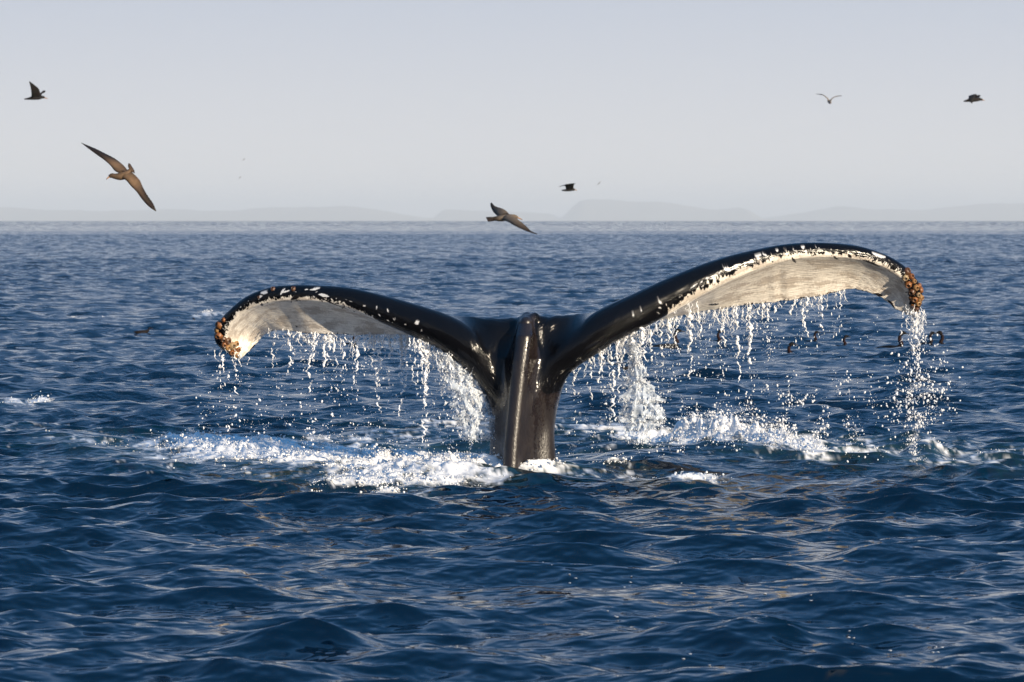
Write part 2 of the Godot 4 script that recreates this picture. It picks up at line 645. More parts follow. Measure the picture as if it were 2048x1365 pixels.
func lay_out_tail() -> void:
	var te := PackedVector3Array()
	var last := FLUKE.size() - 1
	for i in last * PER + 1:
		var k := mini(i / PER, last - 1)
		var t := (i - k * PER) / float(PER)
		var v := []
		for c in 9: v.append(bend(FLUKE[maxi(k - 1, 0)][c], FLUKE[k][c], FLUKE[k + 1][c], FLUKE[mini(k + 2, last)][c], t))
		var jag := 2.2 * grain.get_noise_2d(i * 0.23, 5.0) + 1.5 * grain.get_noise_2d(i * 0.9, 9.0)
		f_le.append(at(v[0], v[1], 20.0 - v[2]))
		te.append(at(v[3], v[4] + jag, 20.0 - v[5]))
		f_r1.append(v[6] * (20.0 - v[2]) / F)
		f_r2.append(v[7] * (20.0 - v[5]) / F)
		f_camber.append(v[8])
	var n := f_le.size()
	for i in n:
		var a := maxi(i - 2, 0)
		var b := mini(i + 2, n - 1)
		var along := (f_le[b] + te[b] - f_le[a] - te[a]).normalized()
		var c := te[i] - f_le[i]
		f_len.append(c.length())
		c = c.normalized()
		f_chord.append(c)
		f_plane.append((along - c * along.dot(c)).normalized())
		f_side.append(c.cross(f_plane[i]).normalized())
	for s in STOCK:
		var d := 20.0
		stock_y.append(at(1024, s[0], d).y)
		stock_keel.append(Vector3(at(s[1], 440, d - s[2]).x, -d + s[2], s[3] * d / F))
		stock_body.append(Vector3(at(s[4], 440, d - s[5]).x, -d + s[5], s[6] * d / F))


func wedge(x: float, y: float, h: float, r1: float, r2: float) -> float:     # distance to a round ended wedge that runs from (0, 0) to (0, h)
	x = absf(x)
	var b := (r1 - r2) / h
	if absf(b) >= 0.999: return sqrt(x * x + y * y) - r1
	var a := sqrt(1.0 - b * b)
	var k := -b * x + a * y
	if k < 0.0: return sqrt(x * x + y * y) - r1
	if k > a * h: return sqrt(x * x + (y - h) * (y - h)) - r2
	return x * a + y * b - r1


func fluke_gap(p: Vector3) -> float:
	var k := f_guess
	var n := f_le.size()
	var tries := 0
	while tries < n:
		if k < n - 2 and f_plane[k + 1].dot(p - f_le[k + 1]) > 0.0: k += 1
		elif k > 0 and f_plane[k].dot(p - f_le[k]) < 0.0: k -= 1
		else: break
		tries += 1
	f_guess = k
	var d0 := f_plane[k].dot(p - f_le[k])
	var d1 := f_plane[k + 1].dot(p - f_le[k + 1])
	var w := clampf(d0 / maxf(d0 - d1, 1e-6), 0.0, 1.0)
	var out := maxf(-d0 if k == 0 else 0.0, d1 if k == n - 2 else 0.0)
	var q := p - f_le[k].lerp(f_le[k + 1], w)
	var c := q.dot(f_chord[k].lerp(f_chord[k + 1], w))
	var s := q.dot(f_side[k].lerp(f_side[k + 1], w))
	var h := lerpf(f_len[k], f_len[k + 1], w)
	var r1 := lerpf(f_r1[k], f_r1[k + 1], w)
	var r2 := lerpf(f_r2[k], f_r2[k + 1], w)
	var t := clampf(c / h, 0.0, 1.0)
	s += lerpf(f_camber[k], f_camber[k + 1], w) * 4.0 * t * (1.0 - t)
	var f := wedge(s, c, h, r1, r2)
	hit_u = (k + w) / (n - 1)
	hit_v = 0.5 + 0.5 * (1.0 if s > 0.0 else -1.0) * clampf((c + r1) / (h + r1 + r2), 0.0, 1.0)
	if out > 0.0:
		f = Vector2(maxf(f + 0.02, 0.0), out).length() - 0.02
	return f


func blend(a: float, b: float, k: float) -> float:
	var h := maxf(k - absf(a - b), 0.0) / k
	return minf(a, b) - h * h * k * 0.25


func stock_gap(p: Vector3) -> float:
	var n := stock_y.size()
	var k := 0
	while k < n - 2 and p.y > stock_y[k + 1]: k += 1
	var w := clampf((p.y - stock_y[k]) / (stock_y[k + 1] - stock_y[k]), 0.0, 1.0)
	w = w if k == 0 or k == n - 2 else w
	var keel := stock_keel[k].lerp(stock_keel[k + 1], w)
	var body := stock_body[k].lerp(stock_body[k + 1], w)
	var over := maxf(p.y - stock_y[n - 1], stock_y[0] - p.y)
	var q := Vector2(p.x - body.x, p.z - body.y)
	var g := q.length() - body.z
	var axis := Vector2(body.x - keel.x, body.y - keel.y)
	var h := axis.length()
	axis /= h
	var r := Vector2(p.x - keel.x, p.z - keel.y)
	var e := wedge(r.x * axis.y - r.y * axis.x, r.dot(axis), h, keel.z, body.z * 0.72)
	# the soft ridge along the right flank
	var side := Vector2(p.x - body.x - body.z * 0.72, p.z - body.y - body.z * 0.62).length() - body.z * 0.3
	g = blend(g, side, 0.05)
	if over > 0.0:
		g = Vector2(maxf(g + 0.06, 0.0), over).length() - 0.06
		e = Vector2(maxf(e + 0.045, 0.0), over).length() - 0.045
	stock_body_gap = g
	stock_keel_gap = e
	return blend(g, e, 0.075)


var stock_body_gap := 0.0
var stock_keel_gap := 0.0


var fold_a: Vector3
var fold_b: Vector3


func tail_gap(p: Vector3) -> float:
	var f := fluke_gap(p)
	if absf(p.x - 0.08) < 0.75:
		var s := stock_gap(p)
		var near_top := smooth(0.74, 0.93, p.y)
		f = blend(blend(f, stock_body_gap, lerpf(0.24, 0.06, near_top)), stock_keel_gap, lerpf(0.15, 0.06, near_top))
		if s > 1.0: f = minf(f, s)
		# a second fold of skin beside the keel, at the notch
		var ab := fold_b - fold_a
		var t := clampf((p - fold_a).dot(ab) / ab.length_squared(), 0.0, 1.0)
		f = blend(f, (p - fold_a - ab * t).length() - 0.03, 0.04)
	return f


func nearest_section(p: Vector3) -> int:
	var best := 1e9
	var found := 0
	for k in range(1, f_le.size() - 1, 3):
		var t := clampf((p - f_le[k]).dot(f_chord[k]), 0.0, f_len[k])
		var d := (p - f_le[k] - f_chord[k] * t).length_squared()
		if d < best:
			best = d
			found = k
	return found


func lean(p: Vector3) -> Vector3:
	var e := 0.004
	var a := Vector3(1, -1, -1)
	var b := Vector3(-1, -1, 1)
	var c := Vector3(-1, 1, -1)
	var d := Vector3(1, 1, 1)
	return (a * tail_gap(p + a * e) + b * tail_gap(p + b * e) + c * tail_gap(p + c * e) + d * tail_gap(p + d * e)).normalized()


func make_whale() -> void:
	lay_out_tail()
	fold_a = at(1070, 635, 20.18)
	fold_b = at(1077, 641, 20.36)
	var low := Vector3(-2.05, -0.42, -21.15)
	var high := Vector3(2.85, 1.58, -19.72)
	var step := 4
	var bx := int((high.x - low.x) / CELL / step) + 1
	var by := int((high.y - low.y) / CELL / step) + 1
	var bz := int((high.z - low.z) / CELL / step) + 1
	var nx := bx * step + 1
	var ny := by * step + 1
	var nz := bz * step + 1
	var field := PackedFloat32Array()
	field.resize(nx * ny * nz)
	field.fill(1.0)
	var busy := []
	var half := Vector3.ONE * CELL * step * 0.5
	var reach := CELL * step * 0.9 * 1.35
	for i in bx:
		for j in by:
			for k in bz:
				var c := low + Vector3(i, j, k) * CELL * step + half
				# cheap box round the flukes first
				if c.y < 0.85 - 0.42 and absf(c.x - 0.08) > 0.42: continue
				f_guess = nearest_section(c) if k == 0 or f_guess < 0 else f_guess
				if k % 6 == 0: f_guess = nearest_section(c)
				var f := tail_gap(c)
				if absf(f) < reach: busy.append([i, j, k, nearest_section(c)])
				elif f < 0.0:
					for a in step:
						for b in step:
							for d in step:
								field[((i * step + a) * ny + j * step + b) * nz + k * step + d] = -1.0
	for b in busy:
		f_guess = b[3]
		for a in step + 1:
			for c in step + 1:
				for d in step + 1:
					var at_: int = ((b[0] * step + a) * ny + b[1] * step + c) * nz + b[2] * step + d
					var was := field[at_]
					if was == 1.0 or was == -1.0:
						field[at_] = clampf(tail_gap(low + Vector3(b[0] * step + a, b[1] * step + c, b[2] * step + d) * CELL), -0.9, 0.9)
	# surface nets: one vertex in each cell that the skin crosses
	var where := {}
	var pos := PackedVector3Array()
	var guess := PackedInt32Array()
	var dx := ny * nz
	var steps := [0, 1, nz, nz + 1, dx, dx + 1, dx + nz, dx + nz + 1]
	var faces := PackedInt32Array()
	for b in busy:
		for a in step:
			for c in step:
				for d in step:
					var at_: int = ((b[0] * step + a) * ny + b[1] * step + c) * nz + b[2] * step + d
					var v := []
					var under := 0
					for s in steps:
						var f := field[at_ + s]
						v.append(f)
						if f < 0.0: under += 1
					if under == 0 or under == 8: continue
					var sum := Vector3.ZERO
					var n := 0
					for e in EDGES:
						var f0: float = v[e[0]]
						var f1: float = v[e[1]]
						if (f0 < 0.0) == (f1 < 0.0): continue
						var t := f0 / (f0 - f1)
						sum += Vector3(e[0] >> 2, (e[0] >> 1) & 1, e[0] & 1).lerp(Vector3(e[1] >> 2, (e[1] >> 1) & 1, e[1] & 1), t)
						n += 1
					where[at_] = pos.size()
					pos.append(low + (Vector3(b[0] * step + a, b[1] * step + c, b[2] * step + d) + sum / n) * CELL)
					guess.append(b[3])
	for at_ in where:
		var f0 := field[at_]
		for axis in 3:
			var go: int = [dx, nz, 1][axis]
			var s1: int = [nz, 1, dx][axis]
			var s2: int = [1, dx, nz][axis]
			var f1 := field[at_ + go]
			if (f0 < 0.0) == (f1 < 0.0): continue
			if not (where.has(at_ - s1) and where.has(at_ - s2) and where.has(at_ - s1 - s2)): continue
			var p: int = where[at_]
			var q: int = where[at_ - s1]
			var r: int = where[at_ - s1 - s2]
			var s: int = where[at_ - s2]
			if f0 < 0.0: faces.append_array([p, r, q, p, s, r])
			else: faces.append_array([p, q, r, p, r, s])
	# settle each vertex on the skin and read its normal and its place on the skin
	var nor := PackedVector3Array()
	var uv := PackedVector2Array()
	var stock := PackedByteArray()
	nor.resize(pos.size())
	uv.resize(pos.size())
	stock.resize(pos.size())
	for i in pos.size():
		f_guess = guess[i]
		var p := pos[i]
		var n := lean(p)
		p -= n * clampf(tail_gap(p), -0.006, 0.006)
		var a := fluke_gap(p)
		uv[i] = Vector2(hit_u, hit_v)
		stock[i] = 1 if absf(p.x - 0.08) < 0.6 and stock_gap(p) < a else 0
		pos[i] = p
		nor[i] = n
	var base := on_sea(1048, 945)
	var whale := thing("humpback_whale", base)
	tag(whale, "diving humpback whale with raised black tail flukes, white below, streaming water", "whale")
	var mesh := ArrayMesh.new()
	for part in 2:
		var map := {}
		var pp := PackedVector3Array()
		var pn := PackedVector3Array()
		var pu := PackedVector2Array()
		var pi := PackedInt32Array()
		for t in range(0, faces.size(), 3):
			var ids := [faces[t], faces[t + 1], faces[t + 2]]
			var on: int = stock[ids[0]] + stock[ids[1]] + stock[ids[2]]
			if (1 if on >= 2 else 0) != part: continue
			var most := maxf(uv[ids[0]].y, maxf(uv[ids[1]].y, uv[ids[2]].y))
			for id in ids:
				var w := uv[id]
				var key: int = id * 2
				if part == 0 and most - w.y > 0.5:      # round the trailing edge
					w.y += 1.0
					key += 1
				if part == 1: w = Vector2((pos[id].x + 0.35) / 0.9, 1.0 - (pos[id].y + 0.42) / 1.6)
				if not map.has(key):
					map[key] = pp.size()
					pp.append(pos[id] - base)
					pn.append(nor[id])
					pu.append(w)
				pi.append(map[key])
		var arrays := []
		arrays.resize(Mesh.ARRAY_MAX)
		arrays[Mesh.ARRAY_VERTEX] = pp
		arrays[Mesh.ARRAY_NORMAL] = pn
		arrays[Mesh.ARRAY_TEX_UV] = pu
		arrays[Mesh.ARRAY_INDEX] = pi
		mesh.add_surface_from_arrays(Mesh.PRIMITIVE_TRIANGLES, arrays)
	mesh.surface_set_material(0, fluke_skin())
	mesh.surface_set_material(1, stock_skin())
	put("body", mesh, null, whale)
	make_barnacles(whale, base)

const EDGES := [[0, 1], [2, 3], [4, 5], [6, 7], [0, 2], [1, 3], [4, 6], [5, 7], [0, 4], [1, 5], [2, 6], [3, 7]]

# where the black of the leading edge ends and the white of the underside begins
const BORDER_LEFT := [[448.0, 700.0], [450.0, 685.0], [448.0, 668.0], [452.0, 652.0], [466.0, 631.0], [500.0, 609.0], [533.0, 600.0], [566.0, 596.0], [606.0, 594.0], [666.0, 602.0], [699.0, 612.0], [752.0, 637.0], [792.0, 654.0], [832.0, 670.0], [868.0, 688.0]]
const BORDER_RIGHT := [[1262.0, 665.0], [1309.0, 638.0], [1335.0, 616.0], [1375.0, 592.0], [1439.0, 556.0], [1506.0, 529.0], [1572.0, 509.0], [1638.0, 504.0], [1705.0, 507.0], [1738.0, 517.0], [1771.0, 529.0], [1798.0, 544.0], [1811.0, 563.0], [1818.0, 598.0], [1820.0, 618.0]]
# pale scars on the black: from, to, width in pixels
const SCARS := [
	[862.0, 630.0, 878.0, 668.0, 4.0], [878.0, 668.0, 866.0, 664.0, 3.0], [893.0, 668.0, 912.0, 702.0, 8.0], [905.0, 690.0, 918.0, 678.0, 5.0], [902.0, 682.0, 888.0, 676.0, 4.0], [921.0, 706.0, 926.0, 714.0, 4.0],
	[945.0, 735.0, 952.0, 750.0, 5.0], [952.0, 752.0, 962.0, 766.0, 4.0], [830.0, 647.0, 840.0, 640.0, 6.0], [775.0, 617.0, 777.0, 625.0, 3.0], [757.0, 628.0, 759.0, 633.0, 2.5], [753.0, 612.0, 752.0, 619.0, 2.0],
	[636.0, 588.0, 656.0, 593.0, 6.0], [620.0, 580.0, 640.0, 573.0, 4.0], [560.0, 590.0, 572.0, 576.0, 4.0], [563.0, 586.0, 580.0, 580.0, 3.0], [520.0, 580.0, 534.0, 583.0, 4.0], [516.0, 594.0, 524.0, 592.0, 5.0], [608.0, 580.0, 616.0, 576.0, 3.0],
	[1186.0, 684.0, 1178.0, 712.0, 6.0], [1172.0, 704.0, 1184.0, 718.0, 4.0], [1166.0, 712.0, 1178.0, 722.0, 3.0], [1174.0, 690.0, 1172.0, 700.0, 3.0], [1206.0, 664.0, 1224.0, 672.0, 4.0], [1232.0, 650.0, 1250.0, 653.0, 4.0],
	[1228.0, 660.0, 1236.0, 648.0, 3.0], [1222.0, 634.0, 1220.0, 646.0, 4.0], [1258.0, 618.0, 1264.0, 618.0, 2.5], [1280.0, 617.0, 1283.0, 616.0, 2.5], [1284.0, 630.0, 1286.0, 634.0, 3.0], [1316.0, 602.0, 1322.0, 606.0, 4.0],
	[1381.0, 577.0, 1392.0, 562.0, 3.5], [1400.0, 566.0, 1406.0, 562.0, 3.5], [1410.0, 556.0, 1418.0, 551.0, 4.0], [1416.0, 560.0, 1426.0, 556.0, 3.0], [1436.0, 544.0, 1440.0, 548.0, 3.5], [1446.0, 534.0, 1460.0, 541.0, 5.0],
	[1452.0, 526.0, 1456.0, 542.0, 3.5], [1466.0, 532.0, 1476.0, 528.0, 3.0], [1508.0, 512.0, 1522.0, 508.0, 4.0], [1524.0, 506.0, 1534.0, 512.0, 3.0], [1600.0, 490.0, 1607.0, 494.0, 4.0], [1744.0, 505.0, 1772.0, 512.0, 6.0], [1550.0, 502.0, 1556.0, 500.0, 3.0],
	[1196.0, 698.0, 1204.0, 690.0, 2.5], [1190.0, 706.0, 1200.0, 694.0, 2.5], [1160.0, 724.0, 1168.0, 736.0, 3.0], [1148.0, 738.0, 1166.0, 722.0, 3.0], [1146.0, 752.0, 1152.0, 742.0, 2.5], [1270.0, 640.0, 1276.0, 636.0, 2.5],
]
# dark marks on the white
const MARKS := [
	[1584.0, 514.0, 1592.0, 526.0, 5.0], [1668.0, 512.0, 1676.0, 520.0, 4.0], [1698.0, 508.0, 1702.0, 516.0, 6.0], [1726.0, 520.0, 1760.0, 534.0, 5.0], [1416.0, 610.0, 1436.0, 608.0, 2.5], [640.0, 595.0, 700.0, 622.0, 4.0],
	[580.0, 600.0, 600.0, 590.0, 6.0], [684.0, 618.0, 690.0, 610.0, 3.0], [486.0, 622.0, 487.0, 612.0, 3.0], [590.0, 652.0, 594.0, 654.0, 3.0], [522.0, 606.0, 524.0, 612.0, 4.0], [1744.0, 588.0, 1766.0, 592.0, 5.0], [1776.0, 600.0, 1790.0, 616.0, 5.0], [508.0, 690.0, 500.0, 704.0, 4.0],
]


func belly(u: float, v: float) -> Vector3:       # a point of the underside: u section number, v from the leading edge to the trailing edge
	var k := clampi(int(u), 0, f_le.size() - 2)
	var w := u - k
	var h := lerpf(f_len[k], f_len[k + 1], w)
	var r1 := lerpf(f_r1[k], f_r1[k + 1], w)
	var r2 := lerpf(f_r2[k], f_r2[k + 1], w)
	var c := v * (h + r1 + r2) - r1
	var b := clampf((r1 - r2) / maxf(h, 0.001), -0.95, 0.95)
	var n := 0.0
	if c < r1 * b: n = sqrt(maxf(r1 * r1 - c * c, 0.0))
	elif c > h + r2 * b: n = sqrt(maxf(r2 * r2 - (c - h) * (c - h), 0.0))
	else: n = (r1 - c * b) / sqrt(1.0 - b * b)
	var t := clampf(c / h, 0.0, 1.0)
	var bow := lerpf(f_camber[k], f_camber[k + 1], w) * 4.0 * t * (1.0 - t)
	return f_le[k].lerp(f_le[k + 1], w) + f_chord[k].lerp(f_chord[k + 1], w) * c + f_side[k].lerp(f_side[k + 1], w) * (n - bow)


func drawn(p: Vector3) -> Vector2:
	var q := look.inverse() * (p - EYE)
	return Vector2(1024.0 - q.x / q.z * F, 682.5 + q.y / q.z * F)


var table := PackedVector2Array()


func skin_spot(px: float, py: float) -> Vector2:       # section (0..1) and chord share of a mark of the underside
	var best := 1e9
	var found := 0
	for i in table.size():
		var d := table[i].distance_squared_to(Vector2(px, py))
		if d < best:
			best = d
			found = i
	var n := f_le.size()
	var spot := Vector2(found / 21, (found % 21) / 20.0)
	var u0 := spot.x
	var v0 := spot.y
	best = 1e9
	for i in 9:
		for j in 9:
			var u := clampf(u0 + (i - 4) * 0.22, 0.0, n - 1.0)
			var v := clampf(v0 + (j - 4) * 0.011, 0.0, 1.0)
			var d := drawn(belly(u, v)).distance_squared_to(Vector2(px, py))
			if d < best:
				best = d
				spot = Vector2(u, v)
	return Vector2(spot.x / (n - 1.0), spot.y)


func make_table() -> void:
	for k in f_le.size():
		for j in 21: table.append(drawn(belly(k, j / 20.0)))


func stroke(im: Image, mark: Array, c: Color, rim: float) -> void:
	var a := skin_spot(mark[0], mark[1])
	var b := skin_spot(mark[2], mark[3])
	var w := im.get_width()
	var h := im.get_height()
	var n := f_le.size()
	# texels per pixel of the drawing along span and chord
	var u0 := a.x * (n - 1)
	var sx := w / float(n - 1) / maxf(drawn(belly(minf(u0 + 0.5, n - 1.0), a.y)).distance_to(drawn(belly(maxf(u0 - 0.5, 0.0), a.y))), 0.5)
	var sy := h * 0.5 / maxf(drawn(belly(u0, minf(a.y + 0.02, 1.0))).distance_to(drawn(belly(u0, maxf(a.y - 0.02, 0.0)))) / 0.04, 3.0)
	var pa := Vector2(a.x * w, (0.5 + 0.5 * a.y) * h)
	var pb := Vector2(b.x * w, (0.5 + 0.5 * b.y) * h)
	var r: float = mark[4] * 0.6
	var x0 := int(minf(pa.x, pb.x) - r * sx - 2.0 * sx - 2)
	var x1 := int(maxf(pa.x, pb.x) + r * sx + 2.0 * sx + 2)
	var y0 := int(minf(pa.y, pb.y) - r * sy - 2.0 * sy - 2)
	var y1 := int(maxf(pa.y, pb.y) + r * sy + 2.0 * sy + 2)
	if x1 - x0 > 160 or y1 - y0 > 160: return
	var s := Vector2(1.0 / sx, 1.0 / sy)
	for y in range(maxi(y0, h / 2), mini(y1, h - 1)):
		for x in range(maxi(x0, 0), mini(x1, w - 1)):
			var p := Vector2(x, y) * s
			var ab := (pb - pa) * s
			var t := clampf((p - pa * s).dot(ab) / maxf(ab.length_squared(), 0.01), 0.0, 1.0)
			var d := (p - pa * s - ab * t).length() + 1.3 * grain.get_noise_2d(x * 0.3 / sx, y * 0.3 / sy)
			var wide := r * (1.0 - 0.85 * (2.0 * t - 1.0) * (2.0 * t - 1.0))
			var share := smooth(wide + 0.5, wide - 0.6, d)
			if share > 0.0: im.set_pixel(x, y, im.get_pixel(x, y).lerp(c, share))


func fluke_skin() -> Material:
	make_table()
	var w := 2048
	var h := 512
	var black := Color(0.04, 0.041, 0.05)
	var im := Image.create_empty(w, h, false, Image.FORMAT_RGB8)
	im.fill(black)
	var edge := PackedFloat32Array()
	edge.resize(w)
	edge.fill(9.0)
	for list in [BORDER_LEFT, BORDER_RIGHT]:
		var spots := []
		for b in list: spots.append(skin_spot(b[0], b[1]))
		for i in spots.size() - 1:
			var a: Vector2 = spots[i]
			var b: Vector2 = spots[i + 1]
			for x in range(int(a.x * w), int(b.x * w) + 1):
				edge[x] = lerpf(a.y, b.y, clampf((x - a.x * w) / maxf((b.x - a.x) * w, 1.0), 0.0, 1.0))
		if list == BORDER_LEFT:
			for x in int(spots[0].x * w): edge[x] = 0.3
		else:
			for x in range(int(spots[-1].x * w), w): edge[x] = 0.35
	for x in w:
		if edge[x] > 2.0: continue
		for y in range(h / 2, h):
			var v := (y - h / 2) / (h * 0.5)
			var n1 := grain.get_noise_2d(x * 0.035, y * 0.022)
			var n2 := grain.get_noise_2d(x * 0.16, y * 0.05 + 50.0)
			var e := edge[x] + 0.045 * n1 + 0.04 * n2
			if v < e - 0.05: continue
			var n3 := grain.get_noise_2d(x * 0.02, y * 0.12 + 9.0)
			var white := Color(0.88, 0.855, 0.815).lerp(Color(0.77, 0.74, 0.7), clampf(0.35 + 0.7 * n3 + 0.35 * n2 + 0.5 * n1, 0.0, 1.0))
			var n5 := grain.get_noise_2d(x * 0.009 + 300.0, y * 0.016)
			white = white.lerp(Color(0.62, 0.575, 0.53), 0.6 * smooth(-0.05, 0.5, n5 + 0.25 * n2))
			white = white.lerp(Color(0.55, 0.52, 0.49), 0.3 * smooth(0.55, 0.8, lace.get_noise_2d(x * 0.007 + y * 0.01, y * 0.03)))
			var share := smooth(e - 0.008, e + 0.012, v)
			# worn dark rim of the trailing edge
			var rim := smooth(0.972, 0.99, v + 0.035 * n2 + 0.03 * n1)
			white = white.lerp(Color(0.16, 0.14, 0.13), rim)
			im.set_pixel(x, y, black.lerp(white, share))
	for m in SCARS: stroke(im, m, Color(0.78, 0.78, 0.78), 0.0)
	for m in MARKS: stroke(im, m, Color(0.1, 0.09, 0.09), 0.0)
	# small nicks along the border
	var r := RandomNumberGenerator.new()
	r.seed = 4
	for list in [BORDER_LEFT, BORDER_RIGHT]:
		for i in 60:
			var k: int = r.randi() % (list.size() - 1)
			var t := r.randf()
			var x: float = lerpf(list[k][0], list[k + 1][0], t)
			var y: float = lerpf(list[k][1], list[k + 1][1], t)
			var up := r.randf() < 0.6
			var dy := -r.randf_range(3.0, 14.0) if up else r.randf_range(1.0, 7.0)
			x += r.randf_range(-4.0, 4.0)
			stroke(im, [x, y + dy, x + r.randf_range(-5.0, 5.0), y + dy + r.randf_range(-4.0, 4.0), r.randf_range(1.0, 2.6)], Color(0.72, 0.71, 0.7) if up else Color(0.09, 0.085, 0.09), 0.0)
	var m := paint(Color.WHITE, 0.17, 0.34)
	m.albedo_texture = ImageTexture.create_from_image(im)
	wet(m, 0.3)
	return m


func wet(m: StandardMaterial3D, deep: float) -> void:      # fine creases and clinging drops
	var n := FastNoiseLite.new()
	n.seed = 12
	n.frequency = 0.06
	n.fractal_octaves = 5
	var t := NoiseTexture2D.new()
	t.noise = n
	t.width = 1024
	t.height = 1024
	t.seamless = true
	m.heightmap_enabled = true
	m.heightmap_texture = t
	m.heightmap_scale = deep
	m.uv1_triplanar = false


func stock_skin() -> Material:
	var w := 512
	var h := 1024
	var im := Image.create_empty(w, h, false, Image.FORMAT_RGB8)
	var ro := Image.create_empty(w, h, false, Image.FORMAT_RGB8)
	for y in h:
		for x in w:
			var p := Vector3(x / float(w) * 0.9 - 0.35, (1.0 - y / float(h)) * 1.6 - 0.42, 0)
			var px := 1024.0 + p.x * 310.0
			var py := 440.0 + (1.65 - p.y) * 310.0 / 1.0
			var n1 := grain.get_noise_2d(p.x * 14.0, p.y * 5.0)
			var n2 := grain.get_noise_2d(p.x * 60.0, p.y * 24.0 + 7.0)
			# dry film on the skin, bare wet skin beside the keel and above the root of the flukes
			var bare := 0.0
			var mid := 1069.0 + 0.02 * (py - 700.0) + 10.0 * n1
			var wide := (13.0 * smooth(655.0, 700.0, py) * (1.0 - smooth(745.0, 800.0, py)) + 6.0 * smooth(700.0, 760.0, py) * (1.0 - smooth(800.0, 960.0, py)))
			bare = smooth(1.0, -1.0, absf(px - mid) - wide - 7.0 * n2)
			bare = maxf(bare, smooth(0.28, 0.36, n2 + 0.35 * n1) * smooth(1062.0, 1074.0, px) * (1.0 - smooth(1086.0, 1094.0, px)) * smooth(800.0, 840.0, py))
			bare = maxf(bare, smooth(996.0, 986.0, px + 7.0 * n1) * smooth(0.1, 0.25, n2 + n1 + 0.1))
			# one dark hide all over; the film only dulls its gloss
			var keel := 1033.0 + 0.12 * (800.0 - py)
			var black := maxf(smooth(22.0, 34.0, px - keel - 16.0 * smooth(640.0, 720.0, py) + 8.0 * n1), smooth(14.0, 24.0, keel - px + 8.0 * n1)) * smooth(850.0, 770.0, py + 40.0 * n1)
			var c := Color(0.09, 0.07, 0.066).lerp(Color(0.125, 0.102, 0.096), clampf(0.5 + n1 + 0.6 * n2, 0.0, 1.0))
			im.set_pixel(x, y, c)
			var r := clampf(lerpf(0.4, 0.14, maxf(bare, black)) + 0.1 * n2, 0.1, 0.9)
			ro.set_pixel(x, y, Color(r, r, r))
	var m := paint(Color.WHITE, 1.0, 0.5)
	m.albedo_texture = ImageTexture.create_from_image(im)
	m.roughness_texture = ImageTexture.create_from_image(ro)
	m.roughness_texture_channel = BaseMaterial3D.TEXTURE_CHANNEL_RED
	wet(m, 0.1)
	return m


const SHELLS := [
	[437.0, 650.0, 9.0], [432.0, 661.0, 9.0], [437.0, 672.0, 8.0], [455.0, 683.0, 10.0], [464.0, 692.0, 9.0], [448.0, 690.0, 8.0], [472.0, 688.0, 9.0], [463.0, 706.0, 8.0], [474.0, 712.0, 7.0], [477.0, 700.0, 7.0], [446.0, 680.0, 7.0],
	[545.0, 578.0, 7.0], [586.0, 578.0, 7.0], [517.0, 595.0, 5.0], [446.0, 640.0, 6.0], [456.0, 696.0, 8.0], [468.0, 700.0, 6.0],
	[1816.0, 542.0, 8.0], [1811.0, 557.0, 7.0], [1823.0, 553.0, 8.0], [1829.0, 563.0, 7.0], [1817.0, 570.0, 8.0], [1833.0, 576.0, 8.0], [1840.0, 571.0, 6.0], [1824.0, 585.0, 9.0], [1837.0, 590.0, 8.0], [1844.0, 580.0, 7.0], [1843.0, 596.0, 6.0],
	[1830.0, 600.0, 8.0], [1838.0, 608.0, 7.0], [1826.0, 613.0, 7.0], [1834.0, 620.0, 6.0], [1829.0, 630.0, 6.0], [1822.0, 598.0, 7.0], [1841.0, 601.0, 6.0],
]


func shell_mesh(seed_: int) -> Mesh:       # a ribbed cone with a sunken mouth, one unit wide
	var r := RandomNumberGenerator.new()
	r.seed = seed_
	var st := SurfaceTool.new()
	st.begin(Mesh.PRIMITIVE_TRIANGLES)
	var n := 14
	var rows := [[1.0, -0.2], [1.0, 0.1], [0.86, 0.45], [0.62, 0.8], [0.5, 0.84], [0.42, 0.72], [0.3, 0.45], [0.0, 0.4]]
	for j in rows.size():
		for i in n:
			var a := TAU * i / n
			var rib := 1.0 + (0.13 if i % 2 == 0 else -0.07) * (1.0 if j < 5 else 0.3) + r.randf_range(-0.06, 0.06)
			var q: float = rows[j][0] * rib
			st.set_color(Color(0.75, 0.6, 0.45).lerp(Color(1.25, 1.0, 0.75), r.randf()) if j < 5 else Color(0.35, 0.3, 0.25))
			st.add_vertex(Vector3(cos(a) * q, rows[j][1] + r.randf_range(-0.05, 0.05), sin(a) * q))
	for j in rows.size() - 1:
		for i in n:
			var a := j * n + i
			var b := j * n + (i + 1) % n
			for q in [a, b, a + n, b, b + n, a + n]: st.add_index(q)
	st.generate_normals()
	return st.commit()


